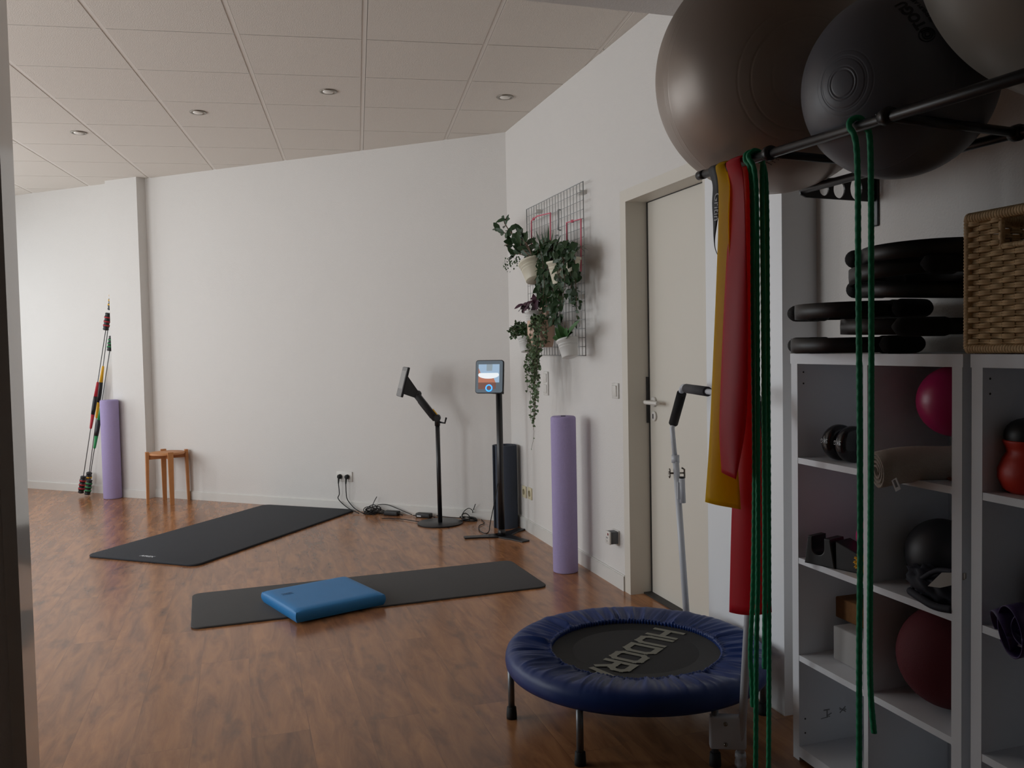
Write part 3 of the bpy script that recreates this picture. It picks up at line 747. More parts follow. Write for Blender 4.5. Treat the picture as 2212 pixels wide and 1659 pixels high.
for px, py, lb, wl in ((847, 1113, 'black power adapter block on the floor against the cable heap', False), (916, 1113, 'black power adapter block with white sticker on the floor left of the round-based stand', True)):
    c = onb(px, py, .075); c.z = 0; T = Matrix.Translation(c) @ Matrix(((BX.x, BY.x, 0, 0), (BX.y, BY.y, 0, 0), (0, 0, 1, 0), (0, 0, 0, 1)))
    t = thing('power_adapter', lb, 'power adapter', c, 'power adapters on the floor')
    m = M(); m.box((0, 0, .018), (.125, .055, .035), T=T, bev=.006, seg=2); m.build('housing', BLACK, t)
    m = M(); m.tube([T @ Vector((-.062, 0, .014)), T @ Vector((-.10, .005, .008))], .0035, 8); m.build('cord', RUBBER, t); m = M(); m.tube([T @ Vector((.062, 0, .014)), T @ Vector((.10, -.005, .006))], .0035, 8); m.build('cord', RUBBER, t)
    if wl: m = M(); m.box((-.03, -.0285, .014), (.036, .001, .010), T=T); m.build('sticker', PRINTW, t)

# ================================================================== WIRE GRID AND PLANTS ON THE RIGHT WALL
GA0, GA1, GZ0, GZ1, GM = -5.585, -4.578, 1.252, 2.232, 0.045
t = thing('wire_grid', 'silver wire grid panel hung on the right wall, carrying the potted plants', 'wire grid', RW(GA0, GM, GZ0))
m = M(); m.tube([RW(GA0, GM, GZ0), RW(GA1, GM, GZ0), RW(GA1, GM, GZ1), RW(GA0, GM, GZ1)], .0035, 8, closed=True); m.build('frame', CHROME, t)
m = M()
for i in range(1, 20):
    a = GA0+(GA1-GA0)*i/20; m.tube([RW(a, GM, GZ0), RW(a, GM, GZ1)], .0019, 6)
for j in range(1, 19):
    z = GZ0+(GZ1-GZ0)*j/19; m.tube([RW(GA0, GM+.003, z), RW(GA1, GM+.003, z)], .0019, 6)
m.build('mesh', CHROME, t)
for px, py in ((1163, 457), (1257, 416), (1253, 641)):
    p = onw(px, py, .02); m = M(); m.box((0, 0, 0), (.05, .045, .022), T=Matrix.Translation(p) @ RWM, bev=.003); m.build('wall_clip', PLW, t)
# pink cords tied as two rectangles to the grid
def cordrect(pts, label):
    m = M(); P = [onw(x, y, GM+.014) for x, y in pts]
    m.tube(P, .0045, 8); m.sphere(P[1]*.6+P[2]*.4, .010, 10, 6)
    return tag(m.build('pink_cord', PINKW), label, 'cord', 'pink cords tied to the wire grid')
cordrect([(1148, 560), (1148, 477), (1160, 467), (1189, 460), (1189, 530)], 'pink cord tied to the grid above the dark leafy branches')
cordrect([(1225, 550), (1224, 481), (1255, 473), (1255, 586), (1249, 588)], 'pink cord rectangle tied to the right half of the grid')
for px, y0, y1, lb in ((1206, 453, 497, 'grey metal rail hooked upright near the top middle of the grid'), (1200, 508, 545, 'grey metal rail hooked upright on the grid just above the ivy')):
    m = M(); a = onw(px, y0, GM+.018); b = onw(px, y1, GM+.018); m.tube([a, b], .006, 8); m.tube([a, a+V*.018], .004, 6); m.tube([b, b+V*.018], .004, 6)
    tag(m.build('hook_rail', CHROME), lb, 'hook', 'hooks on the wire grid')

def leaf(mm, p, d, n, L, W, curl=.15, fold=.12, shape='oval'):
    d = Vector(d).normalized(); n = Vector(n); s_ = d.cross(n)
    if s_.length < 1e-4: s_ = d.cross(Vector((.3, .5, .8)))
    s_.normalize(); n = s_.cross(d).normalized()
    if shape == 'heart': prof = [(0, .0), (-.08, .75), (.12, 1.0), (.45, .85), (.8, .35), (1, 0)]
    elif shape == 'blade': prof = [(0, .5), (.25, 1), (.5, .9), (.8, .5), (1, 0)]
    else: prof = [(0, .05), (.2, .7), (.45, 1.0), (.75, .75), (.93, .3), (1, 0)]
    rows = []
    for f, wv in prof:
        c = p+d*(L*f)-n*(curl*L*f*f)
        rows.append([c-s_*(W/2*wv)+n*(fold*W*wv), c, c+s_*(W/2*wv)+n*(fold*W*wv)])
    mm.grid(rows)
R = random.Random(11); CF = Vector((-.45, -.85, .15))
def rv(s=1.0): return Vector((R.uniform(-1, 1), R.uniform(-1, 1), R.uniform(-1, 1)))*s
def pot_parts(t, rim, r, h, axis, matl, r1=.72, soil=True):
    axis = Vector(axis).normalized(); T = Matrix.Translation(rim) @ (axis).to_track_quat('Z', 'Y').to_matrix().to_4x4()
    m = M(); m.lathe([(0, -h), (r*r1, -h), (r*(r1+.02), -h+.004), (r*.93, -.016), (r*1.0, -.014), (r*1.03, -.004), (r*1.0, 0), (r*.93, -.002), (r*.9, -.03), (r*r1*.92, -h+.008), (0, -h+.008)], 32, T)
    for q in (.28, .42): m.lathe([(r*(r1+(1-r1)*(1-q)*.95)*.985, -h*q-.003), (r*(r1+(1-r1)*(1-q)*.95)*1.012, -h*q), (r*(r1+(1-r1)*(1-q)*.95)*.985, -h*q+.003)], 32, T)
    m.build('pot', matl, t)
    m = M(); m.lathe([(0, -.018), (r*.90, -.022)], 24, T); m.build('soil', SOIL, t)
    return T
def hook(t, rim, m_):
    a = rim; w_ = Vector(rim)+V*((D-GM)-rim.dot(V))
    m = M(); m.tube([a+V*.0, w_+Z*.01, w_+Z*.03], .003, 6); m.build('pot_hook', CHROME, t)

# 1: succulent with arching branches, cream pot tilted to the left
rim = onw(1150, 566, .17); ax = (Z*.9 - U*.38 - V*.05)
t = thing('potted_plant', 'succulent with arching leafy branches in a tilted cream pot, upper left of the grid', 'potted plant', rim-Z*.1, 'plants on the wire grid')
pot_parts(t, rim, .088, .125, ax, POT); hook(t, rim+V*.07, 0)
fm = M(); sm_ = M()
br = [[(1146, 556), (1128, 530), (1112, 512), (1096, 492), (1089, 478), (1095, 472)], [(1143, 556), (1120, 528), (1100, 512), (1085, 500), (1070, 497)], [(1150, 556), (1140, 530), (1124, 515), (1112, 520), (1092, 530)], [(1150, 556), (1135, 520), (1128, 506)],
      [(1148, 556), (1127, 535), (1123, 514)], [(1148, 558), (1118, 548), (1108, 556)], [(1155, 556), (1140, 536), (1130, 517)]]
for bi, b_ in enumerate(br):
    mm_ = .17+R.uniform(-.03, .03); P = catmull([onw(x, y, mm_) for x, y in b_], 6); sm_.tube(P, .0035, 6)
    for i in range(8, len(P), 4):
        d = (P[i]-P[i-1]).normalized(); 
        for sgn in (-1, 1):
            dd = d*.5+U*sgn*R.uniform(.4, .9)+Z*R.uniform(-.3, .4)-V*R.uniform(-.2, .5); leaf(fm, P[i], dd, CF+rv(.5), R.uniform(.06, .085), R.uniform(.030, .044))
for x, y in ((1130, 545), (1138, 552), (1126, 532), (1120, 520), (1148, 550), (1138, 530), (1130, 538), (1150, 553), (1143, 541), (1122, 538), (1133, 524)):
    p = onw(x, y, .16)
    for k in range(2): leaf(fm, p, rv()+Z*.3-U*.3, CF+rv(.6), .08, .045)
sm_.build('stem', STEM, t); fm.build('foliage', LEAFD, t)
fm = M()
for k in range(90):
    a = R.random(); x = 1122-34*a+R.gauss(0, 4); y = 560+12*a+R.gauss(0, 7); leaf(fm, onw(x, y, .16+R.uniform(-.03, .03)), rv(), rv(), .014, .011)
fm.build('creeping_foliage', LEAF, t)

# 2: ivy (large, draping) in cream pot right of it
rim = onw(1212, 562, .15)
t = thing('potted_plant', 'large dark ivy draping down the middle of the wire grid from a cream pot', 'potted plant', rim-Z*.1, 'plants on the wire grid')
pot_parts(t, rim, .085, .13, Z*.95-V*.1, POT); hook(t, rim+V*.07, 0)
fm = M(); sm_ = M()
vines = []
for k in range(34):
    x0 = R.uniform(1160, 1240); y0 = R.uniform(525, 560); x1 = x0*.55+1192*.45+R.gauss(0, 12); y1 = R.uniform(590, 712)
    if k < 8: x1 = 1176+R.gauss(0, 9); x0 = R.uniform(1160, 1200)
    P = catmull([onw(x0, y0+15, .13), onw(x0+R.gauss(0, 4), y0-5, .19), onw((x0+x1)/2+R.gauss(0, 6), (y0+y1)/2, .17+R.uniform(-.05, .05)), onw(x1, y1, .13+R.uniform(-.04, .06))], 9)
    vines.append(P)
for x0, y0, x1, y1 in ((1240, 520, 1247, 690), (1235, 530, 1252, 600), (1215, 560, 1207, 735), (1200, 560, 1215, 700), (1225, 560, 1235, 650), (1190, 600, 1200, 700)):
    vines.append(catmull([onw(x0, y0, .16), onw(x0*.6+x1*.4+R.gauss(0, 4), y0*.6+y1*.4, .16), onw(x1, y1, .12)], 14))
for P in vines:
    sm_.tube(P, .0018, 5)
    for i in range(2, len(P), 2):
        L = R.uniform(.032, .056); leaf(fm, P[i]+rv(.014), rv(.7)-Z*.7-V*.3, CF+rv(.6), L, L*.78, shape='heart')
sm_.build('stem', STEM, t); fm.build('foliage', LEAFD, t)

# 3: spiky grass-like plant behind the ivy
rim = onw(1186, 572, .13)
t = thing('potted_plant', 'spiky upright dark leaves rising out of the ivy on the grid', 'potted plant', rim-Z*.1, 'plants on the wire grid')
pot_parts(t, rim, .07, .11, Z, POT)
fm = M()
for (x, y) in ((1156, 501), (1150, 512), (1169, 504), (1175, 497), (1184, 489), (1178, 500), (1203, 520), (1163, 520), (1217, 530), (1210, 512), (1193, 500), (1158, 530), (1198, 535), (1172, 515), (1146, 516)):
    p0 = onw(1184+R.uniform(-8, 8), 572, .13); p1 = onw(x, y-4, .19+R.uniform(-.03, .06)); leaf(fm, p0, p1-p0, CF+rv(.2), (p1-p0).length, .026, curl=.02, shape='blade')
fm.build('foliage', LEAFD, t)

# 4: light spider-plant-like leaves upper right
rim = onw(1236, 556, .14)
t = thing('potted_plant', 'fine arching pale leaves in a small pot near the right edge of the grid', 'potted plant', rim-Z*.1, 'plants on the wire grid')
pot_parts(t, rim, .05, .08, Z, POT)
fm = M()
for k in range(16):
    a = 2*pi*k/16; p0 = rim; dirv = (U*cos(a)*.8-V*sin(a)*.6+Z*1.6).normalized(); rows = []
    L = R.uniform(.16, .24)
    for i in range(8):
        f = i/7; c = p0+dirv*(L*f)-Z*(L*.75*f*f)+(U*cos(a)-V*sin(a))*(.04*f); s_ = (U*sin(a)+V*cos(a)).normalized()
        wv = .005*(1-f**2)+.0004; rows.append([c-s_*wv, c+s_*wv])
    fm.grid(rows)
fm.build('foliage', LEAF, t)
fm = M()
for x0, y0, x1, y1 in ((1240, 570, 1252, 660), (1236, 575, 1245, 668)):
    P = catmull([onw(x0, y0, .1), onw(x0*.5+x1*.5-2, y0*.5+y1*.5, .12), onw(x1, y1, .1)], 9); fm.tube(P, .0014, 5)
    for i in range(1, len(P), 1): leaf(fm, P[i], rv()-Z*.5, rv(), .026, .018)
fm.build('trailing_foliage', LEAFD, t)

# 5: purple-leaved plant
rim = onw(1153, 671, .14)
t = thing('potted_plant', 'purple-leaved plant in a white pot left of the grid, below the cream pots', 'potted plant', rim-Z*.1, 'plants on the wire grid')
pot_parts(t, rim, .058, .10, Z, POTW); hook(t, rim+V*.05, 0)
fm = M()
for k in range(34):
    x = R.uniform(1127, 1165); y = 660-(x-1127)*.42+R.gauss(0, 4)+4; leaf(fm, onw(x, y, .15+R.uniform(-.05, .05)), -U*R.uniform(.2, 1)+rv(.5)-Z*.1, CF*.6+Z*.6+rv(.3), R.uniform(.05, .08), R.uniform(.026, .038))
fm.build('foliage', LEAFP, t)

# 6: string of hearts hanging far down from the blush planter
pc_ = onw(1183, 722, .10)
t = thing('potted_plant', 'blush wall planter with a long string-of-hearts vine hanging below the grid', 'potted plant', pc_-Z*.08, 'plants on the wire grid')
m = M()
rows = []
for i in range(17):
    f = i/16; zz = .085-.165*f; wv = .125*(1-.38*max(0, f-.45)**2*3.0); dv_ = .125*(1-.35*max(0, f-.5)*1.6)
    rows.append([Vector(pc_)+U*(wv*cos(a))-V*(dv_*sin(a))+Z*zz for a in [pi*k/14 for k in range(15)]])
m.grid(rows, thick=.006); last = rows[-1]
m.add([Vector(p) for p in last], [tuple(range(len(last)))], False); m.build('pot', POTB, t)
m = M(); m.box((0, 0, 0), (.10, .03, .20), T=Matrix.Translation(onw(1176, 672, .08)) @ RWM, bev=.01); lab(m.build('holder_strap', POTB, t), 'tall blush back piece of the planter')
m = M(); m.add([Vector(p)-Z*.012 for p in rows[0]], [tuple(range(len(rows[0])))], False); m.build('soil', SOIL, t)
fm = M(); sm_ = M()
for k in range(28):
    x0 = R.uniform(1150, 1180); y0 = R.uniform(690, 702); low = R.uniform(0, 1); y1 = 790+150*low**1.6; x1 = 1156+R.gauss(0, 11)*(1-.2*low)
    xm = 1157+R.gauss(0, 11)
    m_ = .18+R.uniform(-.03, .05); x1 = 1154+R.gauss(0, 12)*(1-.45*low)
    P = catmull([onw(x0, y0, m_-.05), onw(x0*.6+xm*.4-3, y0-4, m_), onw(xm, 735, m_), onw(x1+R.gauss(0, 3), y1*.5+370, m_), onw(x1, y1, m_)], 12)
    sm_.tube(P, .0011, 5)
    for i in range(6, len(P), 1):
        if R.random() < .80: L = R.uniform(.014, .025); leaf(fm, P[i]+rv(.010), rv()-Z*.2, CF*.8+rv(.7), L, L*.95, shape='heart')
P = catmull([onw(1154, 930, .2), onw(1152, 950, .2), onw(1148, 968, .2)], 6); sm_.tube(P, .0009, 5); leaf(fm, P[-1], -Z, -V, .014, .012); leaf(fm, P[5], U, -V, .018, .010)
sm_.build('stem', STEM, t); fm.build('foliage', LEAFV, t)

# 7: small bushy plant, white pot
rim = onw(1135, 727, .15)
t = thing('potted_plant', 'small bushy green plant in a white pot at the lower left of the grid', 'potted plant', rim-Z*.1, 'plants on the wire grid')
pot_parts(t, rim, .052, .10, Z-U*.25, POTW); hook(t, rim+V*.05, 0)
fm = M(); sm_ = M()
for k in range(46):
    p0 = rim; x = R.uniform(1101, 1150); y = R.uniform(696, 728) if x > 1112 else R.uniform(705, 730); p1 = onw(x, y, .15+R.uniform(-.06, .06)); P = catmull([p0, (p0+p1)/2+Z*.02, p1], 4); sm_.tube(P, .0012, 5)
    for i in range(3, len(P)):
        for q in range(2): leaf(fm, P[i], rv()+Z*.2, rv(), .024, .014)
sm_.build('stem', STEM, t); fm.build('foliage', LEAF, t)

# 8: fern with broad lobed leaves, white pot tilted
rim = onw(1225, 733, .15)
t = thing('potted_plant', 'fresh green broad-leaved fern in a tilted white pot at the lower right of the grid', 'potted plant', rim-Z*.1, 'plants on the wire grid')
pot_parts(t, rim, .062, .105, Z*.95-U*.28-V*.05, POTW)
m = M(); m.tube(catmull([rim-U*.05, rim+Z*.09+V*.05, onw(1250, 700, GM+.01), onw(1252, 706, GM)], 6), .002, 6); m.build('pot_hook', CHROME, t)
fm = M()
for (x, y) in ((1241, 693), (1234, 700), (1193, 717), (1200, 710), (1207, 702), (1214, 706), (1190, 722), (1212, 716), (1222, 710), (1204, 722), (1230, 715)):
    p0 = onw(1222+R.uniform(-4, 4), 738, .15); p1 = onw(x, y, .17+R.uniform(-.04, .04)); leaf(fm, p0, p1-p0, CF+Z*.4+rv(.3), (p1-p0).length*1.05, .042, curl=.12, fold=.2)
fm.build('foliage', LEAFL, t)

# ================================================================== TRAMPOLINE
TCN = Vector((0.420, 3.045, 0)); RO = 0.462; RI = 0.300; ZS = .012; RS = .978
t = thing('mini_trampoline', 'round mini trampoline with blue gathered cover, black mat and white handlebar', 'trampoline', TCN)
Rr = random.Random(3)
ridges = [(Rr.uniform(0, 2*pi), Rr.uniform(.012, .035), Rr.uniform(.3, 1.0)*Rr.choice((-1, 1, 1))) for _ in range(150)]
def wr(th):
    s_ = 0
    for a, w_, h_ in ridges:
        d = (th-a+pi) % (2*pi)-pi
        if abs(d) < 3*w_: s_ += h_*math.exp(-(d/w_)**2)
    return s_
prof = [(.415, .190, 0), (.45, .186, 0), (.466, .190, 0), (.4715, .200, 0), (.4735, .213, 0), (.4725, .228, 0), (.468, .242, .02), (.458, .253, .08), (.445, .2600, .2), (.430, .2620, .4), (.41, .2615, .62), (.39, .2595, .8), (.37, .257, .95), (.35, .254, 1.0), (.333, .2515, 1.0), (.322, .249, .9), (.315, .2485, .5), (.310, .2525, .4), (.3055, .251, .3), (.3045, .244, .2), (.306, .236, 0)]
NTH = 720; vs = []; fs = []
for k in range(NTH):
    a = 2*pi*k/NTH; wv = wr(a)
    for (r, z, g) in prof:
        tw = .35*(1-(r-RI)/(RO-RI))*.06*sin(7*a)*g
        frill = .0025*sin(a*150+2*sin(a*9)) if r < .323 else 0
        rr = r+frill*(1 if r < .312 else .5)
        rr *= RS; vs.append((TCN.x+rr*cos(a+tw), TCN.y+rr*sin(a+tw), z-ZS+.0085*wv*g+(.0016*sin(a*97+r*40)*g if r < .42 else 0)+frill*.6))
P_ = len(prof)
for k in range(NTH):
    k2 = (k+1) % NTH
    for i in range(P_-1): fs.append((k*P_+i, k2*P_+i, k2*P_+i+1, k*P_+i+1))
m = M(); m.add(vs, fs, True); m.build('edge_cover', TRAMPB, t)
m = M(); m.lathe([(0, .2345), (.1, .2345), (.2, .2345), (.30, .2345), (.30, .2345), (.318, .2365), (.39, .238), (.39, .236), (0, .2325)], 96, Matrix.Translation(TCN-Z*ZS)); jm = m.build('jumping_mat', TRAMPM, t)
m = M(); m.tube([TCN+Vector((  .435*cos(2*pi*k/64), .435*sin(2*pi*k/64), .203)) for k in range(64)], .0125, 10, closed=True); m.build('rim_tube', BLACKM, t)
# lettering on the jumping mat: blocky letters
hp0 = onz(1437, 1369, .224); hp1 = onz(1300, 1458, .224)
dr = (hp1-hp0).normalized(); upv = Vector((-dr.y, dr.x, 0)); span = (hp1-hp0).length
LT = {'H': [[(0, 0), (0, 1)], [(.8, 0), (.8, 1)], [(0, .5), (.8, .5)]], 'U': [[(0, 1), (0, .2), (.15, 0), (.65, 0), (.8, .2), (.8, 1)]], 'D': [[(0, 0), (0, 1), (.6, 1), (.8, .8), (.8, .2), (.6, 0), (0, 0)]],
      'O': [[(0, .15), (0, .85), (.15, 1), (.65, 1), (.8, .85), (.8, .15), (.65, 0), (.15, 0), (0, .15)]], 'R': [[(0, 0), (0, 1), (.62, 1), (.8, .85), (.8, .6), (.65, .45), (0, .45)], [(.42, .45), (.8, 0)]], 'A': [[(0, 0), (.4, 1), (.8, 0)], [(.15, .35), (.65, .35)]]}
def strokes(mm, word, size, T, wd, depth=.0008, gap=1.15):
    x = 0; q_ = 0
    for ch in word:
        for st_ in LT[ch]:
            for (xa, ya), (xb, yb_) in zip(st_[:-1], st_[1:]):
                A = Vector(((x+xa)*size, ya*size, 0)); B = Vector(((x+xb)*size, yb_*size, 0)); d = (B-A); L = d.length; d.normalize()
                q_ += 1; mm.box((L/2, 0, q_*.00004), (L+wd*.9, wd, depth), T=T @ frame(A, d, Vector((-d.y, d.x, 0))))
        x += gap
sz = span/ (5*1.15)
T = frame(hp0-dr*(sz*.4)-upv*(sz*.62)+Z*.0005, dr, upv)
m = M(); T2 = T @ Matrix.Diagonal((1, 1.25, 1, 1)); strokes(m, 'HUDORA', sz, T2, sz*.23); lab(m.build('printed_lettering', PRINTG, jm), 'faded grey lettering')
angs = [184, 239, 295, 355, 55, 118]
for a in angs:
    a = radians(a); p = TCN+Vector((cos(a), sin(a), 0))*.445; 
    m = M(); m.tube([p+Z*.03, p+Z*.195], .0115, 14); lg = m.build('leg', mat('steel_leg', '6d7073', 0.35, metal=.6) if a == radians(184) else bpy.data.materials['steel_leg'], t)
    m = M(); m.lathe([(0, 0), (.0185, 0), (.0185, .012), (.0165, .04), (.013, .042), (0, .042)], 18, Matrix.Translation(p)); m.build('rubber_foot', RUBBER, lg)
# handlebar
pr = [Vector((.684, 2.632, .03)), Vector((.703, 2.60, .48)), Vector((.722, 2.57, .96))]
pl = [onz(1478, 1400, .03), aty(1470, 1318, 3.50), aty(1459, 985, 3.60)]
pl[0] = Vector((.700, 3.478, .03))
gl0 = aty(1455, 913, 3.62); cl = aty(1475, 838, 3.50); cr = Vector((.775, 2.72, cl.z)); gr0 = Vector((.735, 2.56, .98))
m = M()
m.tube([pl[0], pl[2]], .0135, 14); m.tube([pl[2]-Z*.03, aty(1452, 925, 3.61), gl0], .0105, 12); m.tube([pr[0], pr[1], pr[2]], .0125, 14)
m.tube(catmull([gl0, gl0*.3+cl*.7, cl+Z*.004, cl*.85+cr*.15+Z*.0, cl*.5+cr*.5, cl*.1+cr*.9, cr, gr0*.3+cr*.7, gr0, pr[2]-Z*.05], 8), .0105, 12)
hb_ = m.build('handlebar', WTUBE, t)
m = M(); m.tube([gl0+(gl0-cl)*.02, gl0*.12+cl*.88-Z*.004], .0195, 18); m.build('foam_grip', FOAMB, hb_)
m = M(); m.tube([cl*.94+cr*.06, cl*.62+cr*.38], .0185, 18); m.build('foam_grip', GREYF, hb_)
m = M(); m.tube([cl*.38+cr*.62, cl*.08+cr*.92], .0185, 18); m.build('foam_grip', GREYF, hb_)
m = M(); m.tube([gr0+(gr0-cr)*.02, gr0*.12+cr*.88], .0195, 18); m.build('foam_grip', FOAMB, hb_)
m = M(); q = pl[2]; m.tube([q-Z*.028, q+Z*.004], .0168, 16); m.build('collar', WTUBE, hb_)
q = aty(1462, 1022, 3.59)
m = M(); m.tube([q+Vector((-.035, 0, 0)), q+Vector((.03, 0, 0))], .004, 8); 
for s_ in (-1, 1): m.sphere(q+Vector((-.030, 0, .010*s_)), .008, 10, 6, sc=(.6, 1, 1.4))
m.tube([q+Vector((.02, 0, -.03)), q+Vector((.032, 0, -.02)), q+Vector((.032, 0, .015)), q+Vector((.02, 0, .022))], .004, 8); m.build('wing_screw', NICKEL, hb_)
q0 = aty(1473, 1033, 3.55); q1 = aty(1475, 1086, 3.55)
m = M(); m.tube([q0, q1], .0125, 14); m.box(((q0.x+q1.x)/2-.014, q0.y, (q0.z+q1.z)/2), (.012, .012, .07)); c_ = m.build('side_sleeve', WTUBE, hb_)
m = M(); m.tube([q0, q0+Z*.006], .0115, 12); m.build('end_cap', RUBBER, c_)
# bracket at the near leg
lp = TCN+Vector((cos(radians(295)), sin(radians(295)), 0))*.445
m = M(); cx = (lp+Vector((.684, 2.632, 0)))/2
dd = Vector((.684-lp.x, 2.632-lp.y, 0)); dl = dd.length; TBk = frame(Vector((cx.x, cx.y, .108)), dd, Vector((-dd.y, dd.x, 0)))
m.box((-.0, 0, 0), (max(dl+.035, .078), .032, .105), T=TBk, bev=.008, seg=3); bk_ = m.build('clamp_bracket', WTUBE, t)
fn_ = TBk.to_3x3() @ Vector((0, -1, 0))
for dz in (-.034, .030):
    m = M(); p = TBk @ Vector((-.008, -.016, dz)); m.sphere(p, .0065, 14, 8, sc=(1, 1, 1)); m.build('bolt', NICKEL, bk_)
m = M(); m.lathe([(0, 0), (.017, 0), (.018, .01), (.0155, .028), (.0175, .03), (.016, .045), (0, .045)], 18, Matrix.Translation(Vector((.684, 2.632, 0)))); m.build('end_foot', WTUBE, hb_)

# ================================================================== SHELF UNITS
SM = 0.291; SB = 0.012; SH_Z = 1.272
LV = [.046, .335, .641, .952]      # board tops
def shelf_unit(A0, A1, lbl, name='shelf_unit', dividers=1, T=None):
    t = thing(name, lbl, 'shelf', RW((A0+A1)/2, SM/2, 0), 'white cube shelves along the right wall')
    def bx(mm, a0, a1, m0, m1, z0, z1): mm.ibox((a0, D-m1, z0), (a1, D-m0, z1), T=RWM)
    ts = .031
    m = M(); bx(m, A0, A0+ts, SB, SM, 0, SH_Z-.031); m.build('side_panel', SHELF, t)
    m = M(); bx(m, A1-ts, A1, SB, SM, 0, SH_Z-.031); m.build('side_panel', SHELF, t)
    m = M(); bx(m, A0-.003, A1+.003, SB, SM+.001, SH_Z-.031, SH_Z); m.build('top_panel', SHELF, t)
    m = M(); bx(m, A0+ts, A1-ts, SB, SM, 0.012, LV[0]); m.build('bottom_panel', SHELF, t)
    mid = (A0+A1)/2
    for k, z in enumerate(LV[1:]):
        m = M(); bx(m, A0+ts, A1-ts, SB+.005, SM-.001, z-.018, z); m.build('shelf_board', SHELF, t)
    m = M(); bx(m, mid-.0085, mid+.0085, SB+.004, SM, LV[0], SH_Z-.031); m.build('divider', SHELF, t)
    for z in (.13, .085, 1.18, 1.215):
        m = M(); m.cyl(RW(A0+ts, SM-.022, z), RW(A0+ts+.0006, SM-.022, z), .0028, 10); m.build('peg_hole', SEAL, t)
    m = M(); bx(m, A0+.01, A1-.01, SB-.004, SB, 0, SH_Z-.03); m.build('back_panel', SHELF, t)
    return t
A0, A1 = -2.308, -1.640
su = shelf_unit(A0, A1, 'white cube shelf with two columns, nearest the door, topped by black rings')
ps = RW(A0+.0315, .16, .135)
for marks in (((-.03, .012, .022, .004, 0), (-.028, 0, .004, .026, 0), (-.02, -.004, .018, .003, .4), (-.034, -.012, .034, .002, .12)), ((.03, .004, .028, .003, .7), (.03, .004, .028, .003, -.6), (.03, .006, .022, .002, 0), (.034, .002, .02, .002, .1))):
    m = M()
    for (x, z, w_, h_, r) in marks: m.box((0, 0, 0), (.0008, w_, h_), T=Matrix.Translation(ps) @ RWM @ Matrix.Translation((0, x, z)) @ Matrix.Rotation(r, 4, 'X'))
    lab(m.build('stamped_mark', FPR, su), 'faint grey stamped symbol')
su2 = shelf_unit(-1.612, -0.944, 'white cube shelf beside the gap at the right, holding the orange-red weight')
# ================================================================== SHELF CONTENTS
def inr(px, py, m_): return onw(px, py, m_)
# black dumbbells
def dumbbell(p, axis, r, th_, gap, label, txt, nm='dumbbell'):
    t = thing('dumbbell', label, 'dumbbell', Vector((p.x, p.y, p.z-r)), 'black dumbbells in the top left compartment')
    ax = Vector(axis).normalized()
    for s_ in (-1, 1):
        m = M(); c0_ = p+ax*(s_*(gap/2)); c1_ = p+ax*(s_*(gap/2+th_)); m.cyl(c0_, c1_, r, 40, bev=.018)
        hd = m.build('weight_head', mat('glossy_black_vinyl', '15161a', .22, coat=.3) if 'glossy_black_vinyl' not in bpy.data.materials else bpy.data.materials['glossy_black_vinyl'], t)
        if txt:
            fv = -V*.75-U*.0-Z*-.1; fv = (fv-ax*fv.dot(ax)).normalized()
            ux = ax*-1; 
            def fn(c, c0_=c0_, s_=s_): 
                th_a = c.y/r; base = p+ax*(s_*(gap/2+th_/2)); up_ = ax.cross(fv)
                q = fv*cos(th_a)+(-Z+fv*fv.z).normalized()*sin(th_a)
                return base+(-ax)*c.x+q*(r+.0006+c.z)
            m = M(); m.text('5KG', .017, None, .0006, fn=fn); m.build('printed_weight', PRINTW, hd)
    m = M(); m.tube([p-ax*(gap/2+.004), p+ax*(gap/2+.004)], .016, 16); m.build('handle', BLACK, t)
    return t
z2 = LV[3]
dumbbell(RW(-2.150, .215, z2+.0535), U, .0535, .050, .010, 'black glossy 5KG dumbbell lying at the front of the top left compartment', True)
dumbbell(RW(-2.045, .12, z2+.045), U, .045, .03, .03, 'black dumbbell half hidden behind the divider, right of the 5KG one', False)
# pink ball on the towel
def ball(name, p, r, material, label, cat, sc=(1, 1, 1), grp=None):
    m = M(); m.sphere((0, 0, 0), r, 64, 32, T=Matrix.Translation(p), sc=sc); o = m.build(name, material, loc=(p.x, p.y, p.z-r*sc[2]))
    return tag(o, label, cat, grp)
ball('exercise_ball', RW(-1.822, .135, 1.145), .093, PINK, 'deep pink ball resting on the rolled towel, top right compartment', 'ball')
# rolled towel poking out
pf = inr(1893, 1017, SM+.07)
pb = RW(-1.735, .045, z2+.05)
ax = (pb-pf); L = ax.length; ax.normalize(); side_ = ax.cross(Z).normalized(); upz = side_.cross(ax)
t = thing('rolled_towel', 'beige towel rolled up, its spiral end poking out of the top right compartment', 'towel', Vector((pf.x, pf.y, z2)))
m = M(); rows = []; NT = 110
for j in range(15):
    f = j/14; c = pf+ax*(L*f); row = []
    for i in range(NT+1):
        a = 2*pi*3.3*i/NT; r = .007+.037*(i/NT)+.0015*sin(a*3+f*9)
        sq = 1.15+.1*sin(f*7); row.append(c+side_*(r*cos(a)*sq)+upz*(r*sin(a)*(1.0)+.004*sin(f*8)))
    rows.append(row)
m.grid(rows, thick=.0055); m.build('rolled_cloth', TOWEL, t)
lp_ = inr(1936, 1047, SM+.095)
m = M(); m.box((0, 0, 0), (.030, .0015, .020), T=Matrix.Translation(lp_) @ RWM @ Matrix.Rotation(radians(60), 4, 'Y')); lb_ = m.build('care_tag', PRINTW, t)
m = M(); m.box((-.003, -.0012, .0), (.018, .001, .007), T=Matrix.Translation(lp_) @ RWM @ Matrix.Rotation(radians(60), 4, 'Y')); m.build('tag_print', PRINT, lb_)
ball('small_ball', RW(-1.685, .24, z2+.026), .026, BLACK, 'small black ball beside the towel at the right end of the shelf', 'ball')
